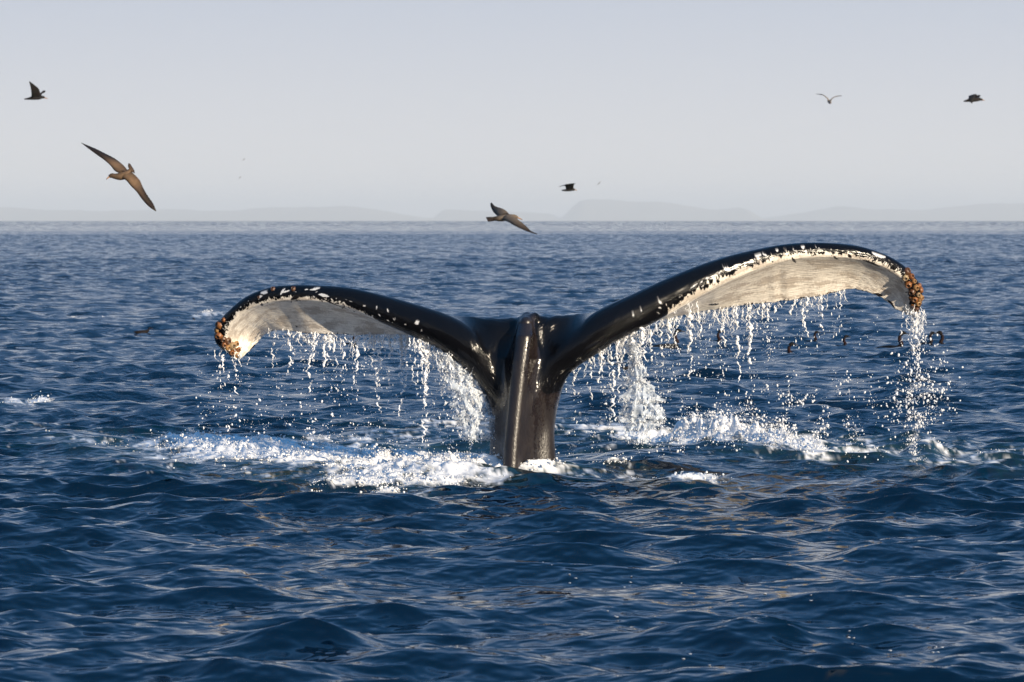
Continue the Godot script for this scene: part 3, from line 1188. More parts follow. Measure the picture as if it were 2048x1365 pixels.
func make_barnacles(whale: Node3D, base: Vector3) -> void:
	var kinds := [shell_mesh(1), shell_mesh(2), shell_mesh(3)]
	var tones := [Color(0.19, 0.085, 0.032), Color(0.27, 0.165, 0.075), Color(0.085, 0.042, 0.024), Color(0.28, 0.23, 0.17)]
	var skins := []
	for t in tones:
		var m := paint(t, 0.45, 0.5)
		m.vertex_color_use_as_albedo = true
		skins.append(m)
	var i := 0
	for s in SHELLS:
		var d := 19.9
		f_guess = nearest_section(at(s[0], s[1], 20.7))
		while d < 21.2 and tail_gap(at(s[0], s[1], d)) > 0.004: d += 0.008
		if d >= 21.2: d = 20.72
		var p := at(s[0], s[1], d)
		var n := lean(p)
		var size: float = s[2] * d / F * rng.randf_range(0.65, 1.05)
		var side := n.cross(Vector3(0.3, 0.1, 1)).normalized()
		var o := put("barnacle", kinds[i % 3], skins[2 if s[1] < 600.0 and s[0] < 700.0 else [0, 1, 0, 2, 3, 0, 1][i % 7]], whale)
		o.transform = Transform3D(Basis(side, n, side.cross(n)).rotated(n, rng.randf() * TAU).scaled_local(Vector3(size, size * rng.randf_range(0.8, 1.3), size)), p - base - n * size * 0.25)
		i += 1

# ---------------------------------------------------------------- falling water, foam, spray

var white_water: StandardMaterial3D


func lowest(px: float) -> Vector3:      # where water leaves the fluke above a given column
	var best := Vector3(0, 99, 0)
	for k in f_le.size():
		for v in [0.0, 0.06, 0.12, 0.2, 0.3, 1.0]:
			var p := belly(k, v)
			if absf(drawn(p).x - px) < 7.0 and p.y < best.y: best = p
	return best


func ring_tube(st: SurfaceTool, pts: PackedVector3Array, radii: PackedFloat32Array, sides: int, from: int) -> int:
	var n := pts.size()
	if n < 2: return from
	for i in n:
		for s in sides:
			var a := TAU * s / sides
			st.add_vertex(pts[i] + Vector3(cos(a), 0, sin(a)) * radii[i])
	for i in n - 1:
		for s in sides:
			var a := from + i * sides + s
			var b := from + i * sides + (s + 1) % sides
			for q in [a, b, a + sides, b, b + sides, a + sides]: st.add_index(q)
	return from + n * sides


func thread(st: SurfaceTool, top: Vector3, fall: float, wide: float, drift: float, key: float, from: int) -> int:
	var step := 0.006
	var n := int(fall / step)
	var pts := PackedVector3Array()
	var radii := PackedFloat32Array()
	for i in n + 1:
		var t := i / float(n)
		var y := i * step
		var r := wide * (1.15 - 0.7 * t) * (0.62 + 1.15 * grain.get_noise_2d(y * 22.0, key * 7.0) + 0.5 * grain.get_noise_2d(y * 70.0, key * 3.0))
		r *= smooth(-0.45, 0.0, grain.get_noise_2d(y * 9.0 + 40.0, key * 5.0) + 0.55 - 0.75 * t)
		if r > wide * 0.1:
			var p := top + Vector3(drift * t + 0.035 * (t + 0.1) * grain.get_noise_2d(y * 6.0, key) + 0.012 * grain.get_noise_2d(y * 25.0, key + 9.0), -y, 0.05 * (t + 0.1) * grain.get_noise_2d(y * 6.0, key + 30.0))
			pts.append(p)
			radii.append(r)
		elif pts.size():
			radii[0] *= 0.3
			radii[-1] *= 0.3
			from = ring_tube(st, pts, radii, 6, from)
			pts.clear()
			radii.clear()
	if pts.size():
		radii[-1] *= 0.2
		from = ring_tube(st, pts, radii, 6, from)
	return from


# column, fall in pixels, width in pixels
const THREADS_LEFT := [
	[441, 45, 8], [470, 60, 7], [552, 60, 6], [577, 70, 8], [586, 30, 8], [610, 40, 16], [616, 90, 8], [632, 50, 9], [650, 70, 12], [655, 45, 12], [668, 60, 5], [686, 75, 7], [717, 60, 10], [722, 85, 6], [744, 100, 11], [752, 60, 8], [765, 120, 8],
	[778, 50, 8], [796, 90, 12], [803, 130, 8], [815, 80, 10], [836, 70, 9], [846, 150, 9], [851, 110, 10], [866, 60, 9], [880, 70, 10], [892, 90, 9], [905, 110, 10], [915, 80, 9], [927, 70, 8], [938, 130, 6], [951, 110, 6], [958, 60, 6], [880, 30, 14], [840, 40, 14], [818, 35, 14],
]
const THREADS_RIGHT := [
	[1152, 50, 5], [1175, 70, 5], [1198, 60, 8], [1222, 130, 9], [1232, 90, 6], [1248, 40, 7], [1262, 110, 13], [1270, 80, 11], [1290, 60, 8], [1305, 90, 7], [1320, 80, 8], [1334, 50, 7], [1342, 70, 6], [1360, 60, 6], [1378, 110, 9], [1388, 90, 7], [1398, 60, 6],
	[1410, 55, 6], [1430, 45, 5], [1440, 90, 8], [1446, 60, 6], [1470, 130, 8], [1482, 50, 5], [1498, 105, 11], [1503, 80, 9], [1522, 40, 6], [1532, 75, 7], [1545, 40, 6], [1592, 45, 8], [1599, 60, 6], [1620, 70, 6], [1645, 60, 6], [1683, 50, 5], [1671, 40, 4], [1634, 25, 5],
	[1820, 90, 6], [1830, 150, 8], [1838, 120, 7], [1842, 180, 6],
]


func curtain(list: Array, called: String, label: String, key0: float) -> void:
	var st := SurfaceTool.new()
	st.begin(Mesh.PRIMITIVE_TRIANGLES)
	var from := 0
	var key := key0
	for t in list:
		var p := lowest(t[0])
		if p.y > 50.0: p = at(t[0], 640, 20.8)
		var m := 20.8 / F
		p.y += 0.008
		from = thread(st, p, t[1] * m * 1.35, t[2] * m * 0.42, rng.randf_range(-0.03, 0.03), key, from)
		for i in 9:
			from = thread(st, p + Vector3(rng.randfn() * t[2] * m * 1.6, 0.004, rng.randfn() * 0.025), t[1] * m * rng.randf_range(0.2, 0.75), t[2] * m * rng.randf_range(0.1, 0.2), rng.randf_range(-0.035, 0.035), key + 0.37 * (i + 1), from)
		for i in 12:      # the drops into which it breaks
			var y: float = t[1] * m * rng.randf_range(0.8, 2.3)
			var q := p + Vector3(rng.randfn() * 0.022, -y, rng.randfn() * 0.03)
			var size := 0.001 + 0.004 * pow(rng.randf(), 3.0)
			from = ring_tube(st, PackedVector3Array([q, q + Vector3(0, size * 1.2, 0), q + Vector3(0.002 * rng.randfn(), size * 3.5, 0), q + Vector3(0, size * 5.0, 0)]), PackedFloat32Array([size * 0.3, size, size * 0.7, size * 0.1]), 6, from)
		key += 3.1
	st.generate_normals()
	tag(put(called, st.commit(), white_water), label, "", "", "stuff")


func veil(path: Array, called: String, label: String, key: float) -> void:      # a torn sheet of clear water
	var st := SurfaceTool.new()
	st.begin(Mesh.PRIMITIVE_TRIANGLES)
	var rows := 70
	var cols := 26
	var m := 20.7 / F
	var deep := -lowest(path[0][0]).z
	if deep > 30.0 or deep < 10.0: deep = 20.3
	var pts := PackedVector3Array()
	var rim := PackedVector3Array()
	for i in rows + 1:
		var u := i / float(rows) * (path.size() - 1)
		var k := mini(int(u), path.size() - 2)
		var a: Array = path[k]
		var b: Array = path[k + 1]
		var w := smooth(0.0, 1.0, u - k)
		var c := at(lerpf(a[0], b[0], w), lerpf(a[1], b[1], w), deep)
		var half: float = lerpf(a[2], b[2], w) * m
		for j in cols + 1:
			var s := j / float(cols) * 2.0 - 1.0
			var rag := 1.0 + 0.5 * grain.get_noise_2d(i * 0.14, key + signf(s) * 5.0) + 0.35 * grain.get_noise_2d(i * 0.5, key + signf(s) * 9.0)
			var p := c + Vector3(s * half * (rag if absf(s) > 0.3 else 1.0), 0.02 * grain.get_noise_2d(s * 3.0, i * 0.1 + key), 0.05 * (1.0 - s * s) + 0.045 * grain.get_noise_2d(s * 1.5 + key, i * 0.09) + 0.014 * grain.get_noise_2d(s * 5.0 + key, i * 0.35))
			pts.append(p)
			if j == 0 or j == cols or grain.get_noise_2d(s * 2.4 + key, i * 0.16 + 50.0) > 0.16: rim.append(p)
	for p in pts: st.add_vertex(p)
	for i in rows:
		for j in cols:
			if grain.get_noise_2d(j * 0.16 + key, i * 0.11 + 80.0) > 0.42: continue
			var a := i * (cols + 1) + j
			for q in [a, a + 1, a + cols + 1, a + 1, a + cols + 2, a + cols + 1]: st.add_index(q)
	st.generate_normals()
	var clear := paint(Color(0.75, 0.82, 0.9, 0.42), 0.1, 0.5)
	clear.transparency = BaseMaterial3D.TRANSPARENCY_ALPHA
	clear.cull_mode = BaseMaterial3D.CULL_DISABLED
	var o := thing(called, Vector3.ZERO)
	tag(o, label, "", "", "stuff")
	put("clear_sheet", st.commit(), clear, o)
	var drops := []
	for p in rim:
		for q in 2:
			var r := rng.randf_range(0.001, 0.0036)
			drops.append(Transform3D(Basis().scaled(Vector3(r, r * rng.randf_range(0.8, 2.2), r)), p + Vector3(rng.randfn(), rng.randfn(), rng.randfn()) * 0.009))
	scatter("spray", drop_mesh(), white_water, drops, o)


func drop_mesh() -> Mesh:
	var s := SphereMesh.new()
	s.radius = 1.0
	s.height = 2.0
	s.radial_segments = 8
	s.rings = 5
	return s


func lump_mesh(seed_: int) -> Mesh:        # a froth clot of many small bulges
	var n := FastNoiseLite.new()
	n.seed = seed_
	n.frequency = 0.9
	n.fractal_octaves = 3
	var s := SphereMesh.new()
	s.radial_segments = 10
	s.rings = 6
	s.radius = 1.0
	s.height = 2.0
	var st := SurfaceTool.new()
	st.create_from(s, 0)
	var a := st.commit_to_arrays()
	var v: PackedVector3Array = a[Mesh.ARRAY_VERTEX]
	for i in v.size():
		v[i] *= 1.0 + 0.75 * n.get_noise_3dv(v[i]) + 0.3 * n.get_noise_3dv(v[i] * 3.0)
	a[Mesh.ARRAY_VERTEX] = v
	var m := ArrayMesh.new()
	m.add_surface_from_arrays(Mesh.PRIMITIVE_TRIANGLES, a)
	st = SurfaceTool.new()
	st.create_from(m, 0)
	st.generate_normals()
	return st.commit()


func scatter(called: String, mesh: Mesh, m: Material, where: Array, parent: Node = self) -> MultiMeshInstance3D:
	var mm := MultiMesh.new()
	mm.transform_format = MultiMesh.TRANSFORM_3D
	mm.mesh = mesh
	mm.instance_count = where.size()
	for i in where.size(): mm.set_instance_transform(i, where[i])
	var o := MultiMeshInstance3D.new()
	o.name = named(called) if parent == self else called
	o.multimesh = mm
	o.material_override = m
	parent.add_child(o, true)
	tag(o, "", "", "", "stuff")
	return o


func make_falling_water() -> void:
	white_water = paint(Color(0.84, 0.85, 0.87, 0.75), 0.12, 0.5)
	white_water.refraction_enabled = true
	white_water.refraction_scale = 0.033
	white_water.transparency = BaseMaterial3D.TRANSPARENCY_ALPHA
	curtain(THREADS_LEFT, "falling_water", "white threads of water pouring off the left fluke's trailing edge", 1.0)
	curtain(THREADS_RIGHT, "falling_water", "white threads of water pouring off the right fluke's trailing edge", 400.0)
	veil([[1266, 688, 9], [1272, 725, 10], [1276, 765, 24], [1282, 805, 40], [1284, 845, 36], [1272, 885, 18]], "falling_water", "broad clear sheet of falling water right of the tail stock", 3.0)
	veil([[893, 706, 20], [912, 745, 26], [930, 790, 30], [946, 835, 34], [955, 880, 30]], "falling_water", "broad clear sheet of falling water left of the tail stock", 17.0)
	# loose drops: [from column, to column, from row, to row, how many, size]
	var drops := []
	for d in [
		[530, 960, 670, 860, 1000, 1.0], [600, 980, 680, 760, 700, 0.8], [400, 560, 690, 900, 170, 1.2], [390, 520, 740, 880, 120, 1.3], [860, 980, 700, 900, 520, 1.0], [600, 680, 800, 890, 130, 1.3],
		[1130, 1560, 640, 880, 900, 1.0], [1200, 1560, 640, 720, 650, 0.8], [1200, 1340, 720, 900, 420, 1.0], [1440, 1760, 740, 900, 800, 1.15], [1500, 1700, 780, 880, 420, 1.3], [1560, 1760, 590, 720, 120, 0.8],
		[1340, 1660, 810, 905, 520, 1.2], [300, 980, 850, 940, 420, 1.1], [1110, 1340, 860, 940, 260, 1.0], [1690, 1900, 820, 930, 140, 1.1],
	]:
		for i in d[4] * 2:
			var x := rng.randf()
			var px: float = lerpf(d[0], d[1], x)
			var py: float = lerpf(d[2], d[3], pow(rng.randf(), 0.85))
			# drops hang in loose chains and clouds
			if grain.get_noise_2d(px * 0.02, py * 0.012 + 60.0) + 0.25 < rng.randf() * 0.55: continue
			drops.append(bead(px, py, 20.0 + rng.randf_range(0.1, 1.5), d[5]))
	# the column under the right tip and the dribble under the left one
	for i in 2600:
		# loose at first, thickest two thirds down, then a thin stream
		var t := clampf(0.62 + 0.13 * rng.randfn(), 0.0, 1.0) if i % 2 else rng.randf()
		var px := 1836.0 + 9.0 * sin(t * 5.0) + rng.randfn() * (6.0 + 26.0 * smooth(0.0, 0.45, t) * (1.0 - smooth(0.7, 0.85, t))) + (15.0 * rng.randfn() if i % 5 == 0 else 0.0)
		if grain.get_noise_2d(px * 0.03, t * 9.0 + 20.0) < rng.randf_range(-0.5, 0.25): continue
		drops.append(bead(px, lerpf(628.0, 912.0, t), 20.8 + rng.randfn() * 0.06, 1.0 + 0.3 * sin(PI * t)))
	for i in 90:
		var t := rng.randf()
		drops.append(bead((440.0 if i % 2 else 473.0) - 22.0 * t + rng.randfn() * 9.0 * (t + 0.1), lerpf(705.0, 880.0, t), 20.8, 1.1))
	var o := scatter("water_drops", drop_mesh(), white_water, drops)
	o.set_meta("label", "countless bright drops falling and flying round the flukes")


func bead(px: float, py: float, d: float, size: float) -> Transform3D:
	var r := size * (0.001 + 0.0055 * pow(rng.randf(), 5.0))
	return Transform3D(Basis().rotated(Vector3.BACK, rng.randfn() * 0.5).scaled_local(Vector3(r, r * rng.randf_range(0.85, 1.7), r)), at(px, py, d))


# piles of froth thrown up: column, row of the foot, half width and height in metres, half depth, how many
const PILES := [
	[1420.0, 890.0, 0.24, 0.19, 0.35, 1700], [1490.0, 896.0, 0.3, 0.22, 0.4, 2100], [1570.0, 908.0, 0.24, 0.15, 0.35, 1200], [1370.0, 890.0, 0.14, 0.11, 0.3, 600], [1460.0, 872.0, 0.2, 0.17, 0.3, 900],
	[400.0, 905.0, 0.18, 0.06, 0.4, 700], [350.0, 895.0, 0.1, 0.07, 0.3, 400], [520.0, 915.0, 0.3, 0.06, 0.5, 1200], [640.0, 925.0, 0.3, 0.05, 0.5, 1000], [770.0, 938.0, 0.1, 0.15, 0.14, 500], [863.0, 935.0, 0.09, 0.1, 0.14, 320],
	[800.0, 945.0, 0.4, 0.1, 0.35, 1500], [930.0, 948.0, 0.3, 0.08, 0.3, 900], [720.0, 975.0, 0.22, 0.1, 0.16, 700], [770.0, 985.0, 0.06, 0.07, 0.08, 260], [850.0, 972.0, 0.28, 0.04, 0.14, 700],
	[1220.0, 945.0, 0.06, 0.05, 0.1, 160], [1320.0, 890.0, 0.16, 0.05, 0.25, 350], [1380.0, 970.0, 0.16, 0.04, 0.15, 260], [1838.0, 906.0, 0.05, 0.1, 0.1, 200], [75.0, 808.0, 0.1, 0.08, 0.25, 220], [30.0, 806.0, 0.05, 0.06, 0.2, 80],
	[205.0, 636.0, 0.16, 0.04, 0.4, 100], [120.0, 638.0, 0.3, 0.03, 0.5, 100], [412.0, 631.0, 0.12, 0.06, 0.3, 80], [1060.0, 950.0, 0.16, 0.03, 0.14, 260],
]


func top_of_sea(x: float, z: float) -> Vector3:
	var s := stirred(x, z)
	return Vector3(x, s.x, z) + swell(x, z)


func make_foam() -> void:
	var froth := paint(Color(0.72, 0.72, 0.72), 0.55, 0.4)
	var lists := [[], [], []]
	for p in PILES:
		var c := on_sea(p[0], p[1])
		for i in p[5] / 14:
			var a := rng.randf_range(-1.0, 1.0)
			var b := rng.randf_range(-1.0, 1.0)
			var x: float = c.x + a * p[2] * 1.2
			var z: float = c.z + b * p[4]
			var q := top_of_sea(x, z)
			for k in 11:
				var y: float = p[3] * (1.0 - a * a) * (0.1 + 0.9 * pow(rng.randf(), 3.0) if k < 3 else 0.06 * rng.randf())
				var size := rng.randf_range(0.0012, 0.0028) + 0.007 * pow(rng.randf(), 7.0)
				if q.z < -30.0: size *= 1.2
				var s := Vector3(rng.randfn() * 0.03, y, rng.randfn() * 0.05)
				lists[i % 3].append(Transform3D(Basis.from_euler(Vector3(rng.randf() * 6.0, rng.randf() * 6.0, 0)).scaled_local(Vector3.ONE * size), q + s))
	# clots lying on the white water
	for w in whites:
		var c: Vector3 = w[0]
		var many := int(420.0 * w[1] * w[2] * w[3])
		for i in mini(many, 800):
			var x: float = c.x + rng.randfn() * w[1] * 0.7
			var z: float = c.z + rng.randfn() * w[2] * 0.7
			var s := stirred(x, z)
			if s.y < 0.3: continue
			var q := Vector3(x, s.x, z) + swell(x, z)
			for k in 5:
				var size := rng.randf_range(0.0018, 0.0045) * (1.0 if c.z > -30.0 else 1.3)
				lists[i % 3].append(Transform3D(Basis.from_euler(Vector3(rng.randf() * 6.0, rng.randf() * 6.0, 0)).scaled_local(Vector3(1, 0.6, 1) * size), q + Vector3(rng.randfn() * 0.025, 0.002 + 0.004 * rng.randf(), rng.randfn() * 0.05)))
	# flecks drifting in the foreground
	for f in [[1410, 1320], [1370, 1310], [1265, 1155], [1360, 1150], [1530, 1205], [1610, 1205], [1700, 1195], [1720, 1285], [1785, 1290], [1880, 1300], [1230, 1230], [1145, 1155], [1500, 1245], [1480, 1250], [1880, 1305], [1820, 1345], [1950, 1240], [1100, 1145]]:
		var c := on_sea(f[0], f[1])
		for i in 3:
			var q := top_of_sea(c.x + rng.randfn() * 0.02, c.z + rng.randfn() * 0.1)
			lists[i % 3].append(Transform3D(Basis().scaled(Vector3(2.0, 0.35, 2.0) * rng.randf_range(0.0015, 0.0038)), q))
	for i in 3: scatter("foam", lump_mesh(31 + i), froth, lists[i]).set_meta("label", "churned white froth lying round the whale's tail")

# ---------------------------------------------------------------- birds

func feather(c: Color) -> StandardMaterial3D:
	var m := paint(c, 0.75, 0.3)
	m.vertex_color_use_as_albedo = true
	return m


var feathers: StandardMaterial3D
var horn: StandardMaterial3D
var horn_dark: StandardMaterial3D


func catmull(pts: Array, t: float) -> Array:       # a point along a list of number rows
	var k := clampi(int(t), 0, pts.size() - 2)
	var w := t - k
	var out := []
	for c in pts[0].size(): out.append(bend(pts[maxi(k - 1, 0)][c], pts[k][c], pts[k + 1][c], pts[mini(k + 2, pts.size() - 1)][c], w))
	return out


# spine rows: column, row, metres nearer, radius px, darkness; closed at both ends
func trunk(st: SurfaceTool, spine: Array, d: float, from: int, tone: Color, dark: Color, flat := 0.85) -> int:
	var n := (spine.size() - 1) * 4 + 1
	var sides := 12
	var pts := PackedVector3Array()
	var rows := []
	for i in n:
		var v := catmull(spine, i / 4.0)
		pts.append(at(v[0], v[1], d - v[2]))
		rows.append(v)
	for i in n:
		var along := (pts[mini(i + 1, n - 1)] - pts[maxi(i - 1, 0)]).normalized()
		var side := along.cross(Vector3.UP if absf(along.y) < 0.9 else Vector3.RIGHT).normalized()
		var up := side.cross(along)
		var r: float = maxf(rows[i][3], 0.05) * d / F * (0.15 if i == 0 or i == n - 1 else 1.0)
		for s in sides:
			var a := TAU * s / sides
			var mottle := 1.0 + 0.25 * grain.get_noise_2d(i * 0.7, s * 0.9)
			st.set_color((tone.lerp(dark, clampf(rows[i][4], 0.0, 1.0))) * mottle)
			st.add_vertex(pts[i] + side * cos(a) * r + up * sin(a) * r * flat)
	for i in n - 1:
		for s in sides:
			var a := from + i * sides + s
			var b := from + i * sides + (s + 1) % sides
			for q in [a, b, a + sides, b, b + sides, a + sides]: st.add_index(q)
	return from + n * sides


# wing rows: leading edge (column, row, nearer), trailing edge (the same), thickness px, darkness
func wing(st: SurfaceTool, rows: Array, d: float, from: int, tone: Color, dark: Color) -> int:
	var n := (rows.size() - 1) * 6 + 1
	var le := PackedVector3Array()
	var te := PackedVector3Array()
	var rest := []
	for i in n:
		var v := catmull(rows, i / 6.0)
		le.append(at(v[0], v[1], d - v[2]))
		te.append(at(v[3], v[4], d - v[5]))
		rest.append([v[6] * d / F, v[7]])
	# chord shares, height shares of the section
	var shape := [[0.0, 0.0], [0.1, 0.8], [0.35, 1.0], [0.7, 0.55], [1.0, 0.08], [1.0, -0.08], [0.7, 0.05], [0.35, 0.1], [0.1, -0.35]]
	var m := shape.size()
	for i in n:
		var span := (le[mini(i + 1, n - 1)] + te[mini(i + 1, n - 1)] - le[maxi(i - 1, 0)] - te[maxi(i - 1, 0)]).normalized()
		var c := te[i] - le[i]
		var up := span.cross(c).normalized()
		if up.y < 0.0: up = -up
		var notch := 1.0 - 0.07 * float(i % 2) * smooth(0.3, 0.8, i / float(n))
		for s in m:
			var t: float = shape[s][0]
			var k: float = clampf(rest[i][1] + 0.5 * smooth(0.5, 0.95, t) + 0.25 * smooth(0.2, 0.0, t) - 0.2 * float(i % 2) * smooth(0.4, 0.8, t), 0.0, 1.0)
			var col := tone.lerp(dark, k) * (1.0 + 0.3 * grain.get_noise_2d(i * 0.8, s * 1.7))
			if shape[s][1] < 0.06 and s > 4: col = col.lerp(dark, 0.4)
			st.set_color(col)
			st.add_vertex(le[i] + c * t * (notch if t > 0.9 else 1.0) + up * rest[i][0] * shape[s][1])
	for i in n - 1:
		for s in m:
			var a := from + i * m + s
			var b := from + i * m + (s + 1) % m
			for q in [a, b, a + m, b, b + m, a + m]: st.add_index(q)
	return from + n * m


func bird(called: String, label: String, category: String, group: String, d: float, tone: Color, dark: Color, spine: Array, wings: Array, tail: Array, beak: Array, pale_beak := true) -> Node3D:
	var mid: Array = spine[spine.size() / 2]
	var base := at(mid[0], mid[1], d)
	var o := thing(called, base)
	tag(o, label, category, group)
	var st := SurfaceTool.new()
	st.begin(Mesh.PRIMITIVE_TRIANGLES)
	st.set_smooth_group(0)
	var from := trunk(st, spine, d, 0, tone, dark)
	for w in wings: from = wing(st, w, d, from, tone, dark)
	if tail.size(): from = wing(st, tail, d, from, tone, dark)
	st.generate_normals()
	var mesh := st.commit()
	put("body", moved(mesh, -base), feathers, o)
	if beak.size():
		st = SurfaceTool.new()
		st.begin(Mesh.PRIMITIVE_TRIANGLES)
		trunk(st, beak, d, 0, Color.WHITE, Color(0.25, 0.25, 0.25))
		st.generate_normals()
		put("beak", moved(st.commit(), -base), horn if pale_beak else horn_dark, o)
	return o


func moved(mesh: Mesh, by: Vector3) -> Mesh:
	var st := SurfaceTool.new()
	st.append_from(mesh, 0, Transform3D(Basis(), by))
	return st.commit()


func make_birds() -> void:
	feathers = feather(Color.WHITE)
	horn = feather(Color(0.34, 0.2, 0.12))
	horn_dark = feather(Color(0.05, 0.045, 0.04))
	var brown := Color(0.135, 0.085, 0.05)
	var umber := Color(0.014, 0.01, 0.009)
	var soot := Color(0.02, 0.017, 0.016)
	bird("brown_gull", "large brown gull gliding with both wings stretched, banking left of the whale", "gull", "gulls in the air", 38.0, brown, umber,
		[[259, 338, 0.0, 2.5, 0.5], [256, 345, 0.02, 6.5, 0.1], [250, 350, 0.05, 9.0, 0.15], [240, 353, 0.08, 9.0, 0.35], [230, 353, 0.1, 6.5, 0.55], [223, 351.5, 0.11, 5.6, 0.6], [217, 354, 0.12, 3.2, 0.6]],
		[[[238, 346, 0.08, 257, 345, 0.0, 5.0, 0.45], [229, 342, 0.06, 250, 335, -0.05, 4.0, 0.2], [219, 330, 0.0, 242, 327, -0.12, 3.2, 0.05], [206, 319, -0.08, 228, 316.5, -0.18, 2.6, 0.7], [189, 307, -0.16, 208, 306, -0.24, 2.0, 0.95], [175, 296.5, -0.22, 190, 297, -0.28, 1.4, 1.0], [161.5, 286, -0.3, 163, 286, -0.31, 0.5, 0.95]],
		[[243, 356, 0.12, 260, 342, 0.02, 5.0, 0.45], [252, 361.5, 0.14, 270, 351, 0.06, 4.0, 0.15], [262, 373, 0.16, 279, 361, 0.1, 3.2, 0.0], [273, 384.5, 0.18, 286, 376, 0.14, 2.6, 0.6], [286, 402, 0.2, 295, 391, 0.16, 2.0, 0.85], [299, 415, 0.21, 306, 407, 0.18, 1.4, 0.95], [311, 423, 0.2, 312, 422, 0.2, 0.5, 0.9]]],
		[[262, 344, 0.0, 269, 347, -0.04, 3.0, 0.5], [256, 335, 0.0, 267, 339, -0.06, 2.0, 0.6], [256, 327, -0.02, 260, 328, -0.07, 1.2, 0.8]],
		[[218, 353.5, 0.12, 2.2, 0.0], [214.5, 356.5, 0.13, 1.5, 0.1], [211.5, 359.5, 0.13, 0.6, 0.8]])
	bird("brown_gull", "brown gull with dark tail crossing the horizon above the whale's tail stock", "gull", "gulls in the air", 45.0, Color(0.15, 0.115, 0.085), umber,
		[[983, 438, 0.0, 3.0, 1.0], [991, 437.5, 0.0, 5.5, 0.75], [1003, 437, 0.02, 7.5, 0.1], [1015, 435, 0.03, 7.0, 0.0], [1024, 433, 0.03, 5.0, 0.05], [1031, 433.8, 0.03, 4.4, 0.25], [1036, 436, 0.03, 2.6, 0.1]],
		[[[1019, 429, 0.0, 996, 433, -0.05, 4.0, 0.15], [1010, 420, -0.12, 989, 427, -0.16, 3.5, 0.2], [998, 415.5, -0.25, 984.5, 421, -0.28, 2.6, 0.5], [990, 412.5, -0.34, 981, 413, -0.36, 1.8, 0.85], [983.5, 405.5, -0.42, 980.5, 407.5, -0.43, 0.6, 0.85]],
		[[1022, 429.5, 0.1, 1004, 440, 0.1, 4.0, 0.0], [1033, 437, 0.22, 1016, 444, 0.22, 3.5, 0.0], [1044, 445.5, 0.34, 1029, 451.5, 0.34, 2.8, 0.3], [1054, 454, 0.42, 1042, 458, 0.42, 2.0, 0.6], [1063, 463, 0.48, 1055, 463.5, 0.48, 1.5, 0.9], [1075, 467.5, 0.52, 1073, 469, 0.52, 0.5, 0.95]]],
		[[990, 434, 0.0, 990, 442, 0.0, 3.0, 0.95], [980, 434, 0.02, 981, 443.5, 0.03, 2.2, 1.0], [971.5, 434.5, 0.03, 976, 444, 0.05, 1.2, 1.0]],
		[[1035, 435.5, 0.03, 2.0, 0.0], [1040, 437.5, 0.03, 1.5, 0.0], [1045, 440, 0.03, 0.7, 0.9]])
	bird("dark_gull", "small dark gull with wings raised high, at the upper left", "gull", "gulls in the air", 90.0, soot, Color(0.012, 0.011, 0.011),
		[[47, 198.3, 0.0, 1.0, 0.5], [56, 197.6, 0.0, 2.6, 0.5], [66, 196, 0.0, 4.6, 0.3], [77, 195.5, 0.0, 4.6, 0.3], [84, 194.3, 0.0, 3.4, 0.3], [89, 195.3, 0.0, 2.4, 0.3]],
		[[[81, 192, 0.1, 62, 195, 0.1, 2.4, 0.3], [77, 178, 0.3, 62, 186, 0.3, 1.8, 0.4], [67, 169, 0.45, 60, 174, 0.45, 1.2, 0.5], [58.5, 162.5, 0.55, 57.5, 164, 0.55, 0.4, 0.6]],
		[[82, 191, -0.1, 74, 193, -0.1, 2.0, 0.3], [88, 181.5, -0.35, 80, 187, -0.35, 1.4, 0.4], [91, 182.5, -0.6, 87, 186.5, -0.6, 0.5, 0.5]]],
		[], [[88, 195.5, 0.0, 1.6, 0.0], [92, 196.8, 0.0, 1.1, 0.2], [95.5, 198, 0.0, 0.4, 0.6]])
	bird("dark_gull", "small dark gull with cupped wings flying right above the gull on the horizon", "gull", "gulls in the air", 95.0, soot, Color(0.012, 0.011, 0.011),
		[[1123, 380.8, 0.0, 1.0, 0.5], [1130, 380.8, 0.0, 2.4, 0.5], [1138, 379.8, 0.0, 3.8, 0.3], [1145, 379, 0.0, 3.6, 0.3], [1150, 379.4, 0.0, 2.4, 0.3]],
		[[[1147, 377, 0.1, 1132, 379, 0.1, 2.2, 0.2], [1148, 370, 0.3, 1131, 374, 0.3, 1.6, 0.3], [1151.5, 367, 0.5, 1129.5, 369, 0.5, 0.6, 0.2]],
		[[1142, 376, -0.1, 1133, 378, -0.1, 1.8, 0.3], [1133, 370, -0.5, 1129, 372, -0.5, 1.0, 0.3], [1119, 373, -1.0, 1118, 374, -1.0, 0.3, 0.3]]],
		[], [[1149.5, 379.6, 0.0, 1.3, 0.0], [1152.5, 380.6, 0.0, 0.8, 0.2], [1154.5, 381.4, 0.0, 0.3, 0.5]])
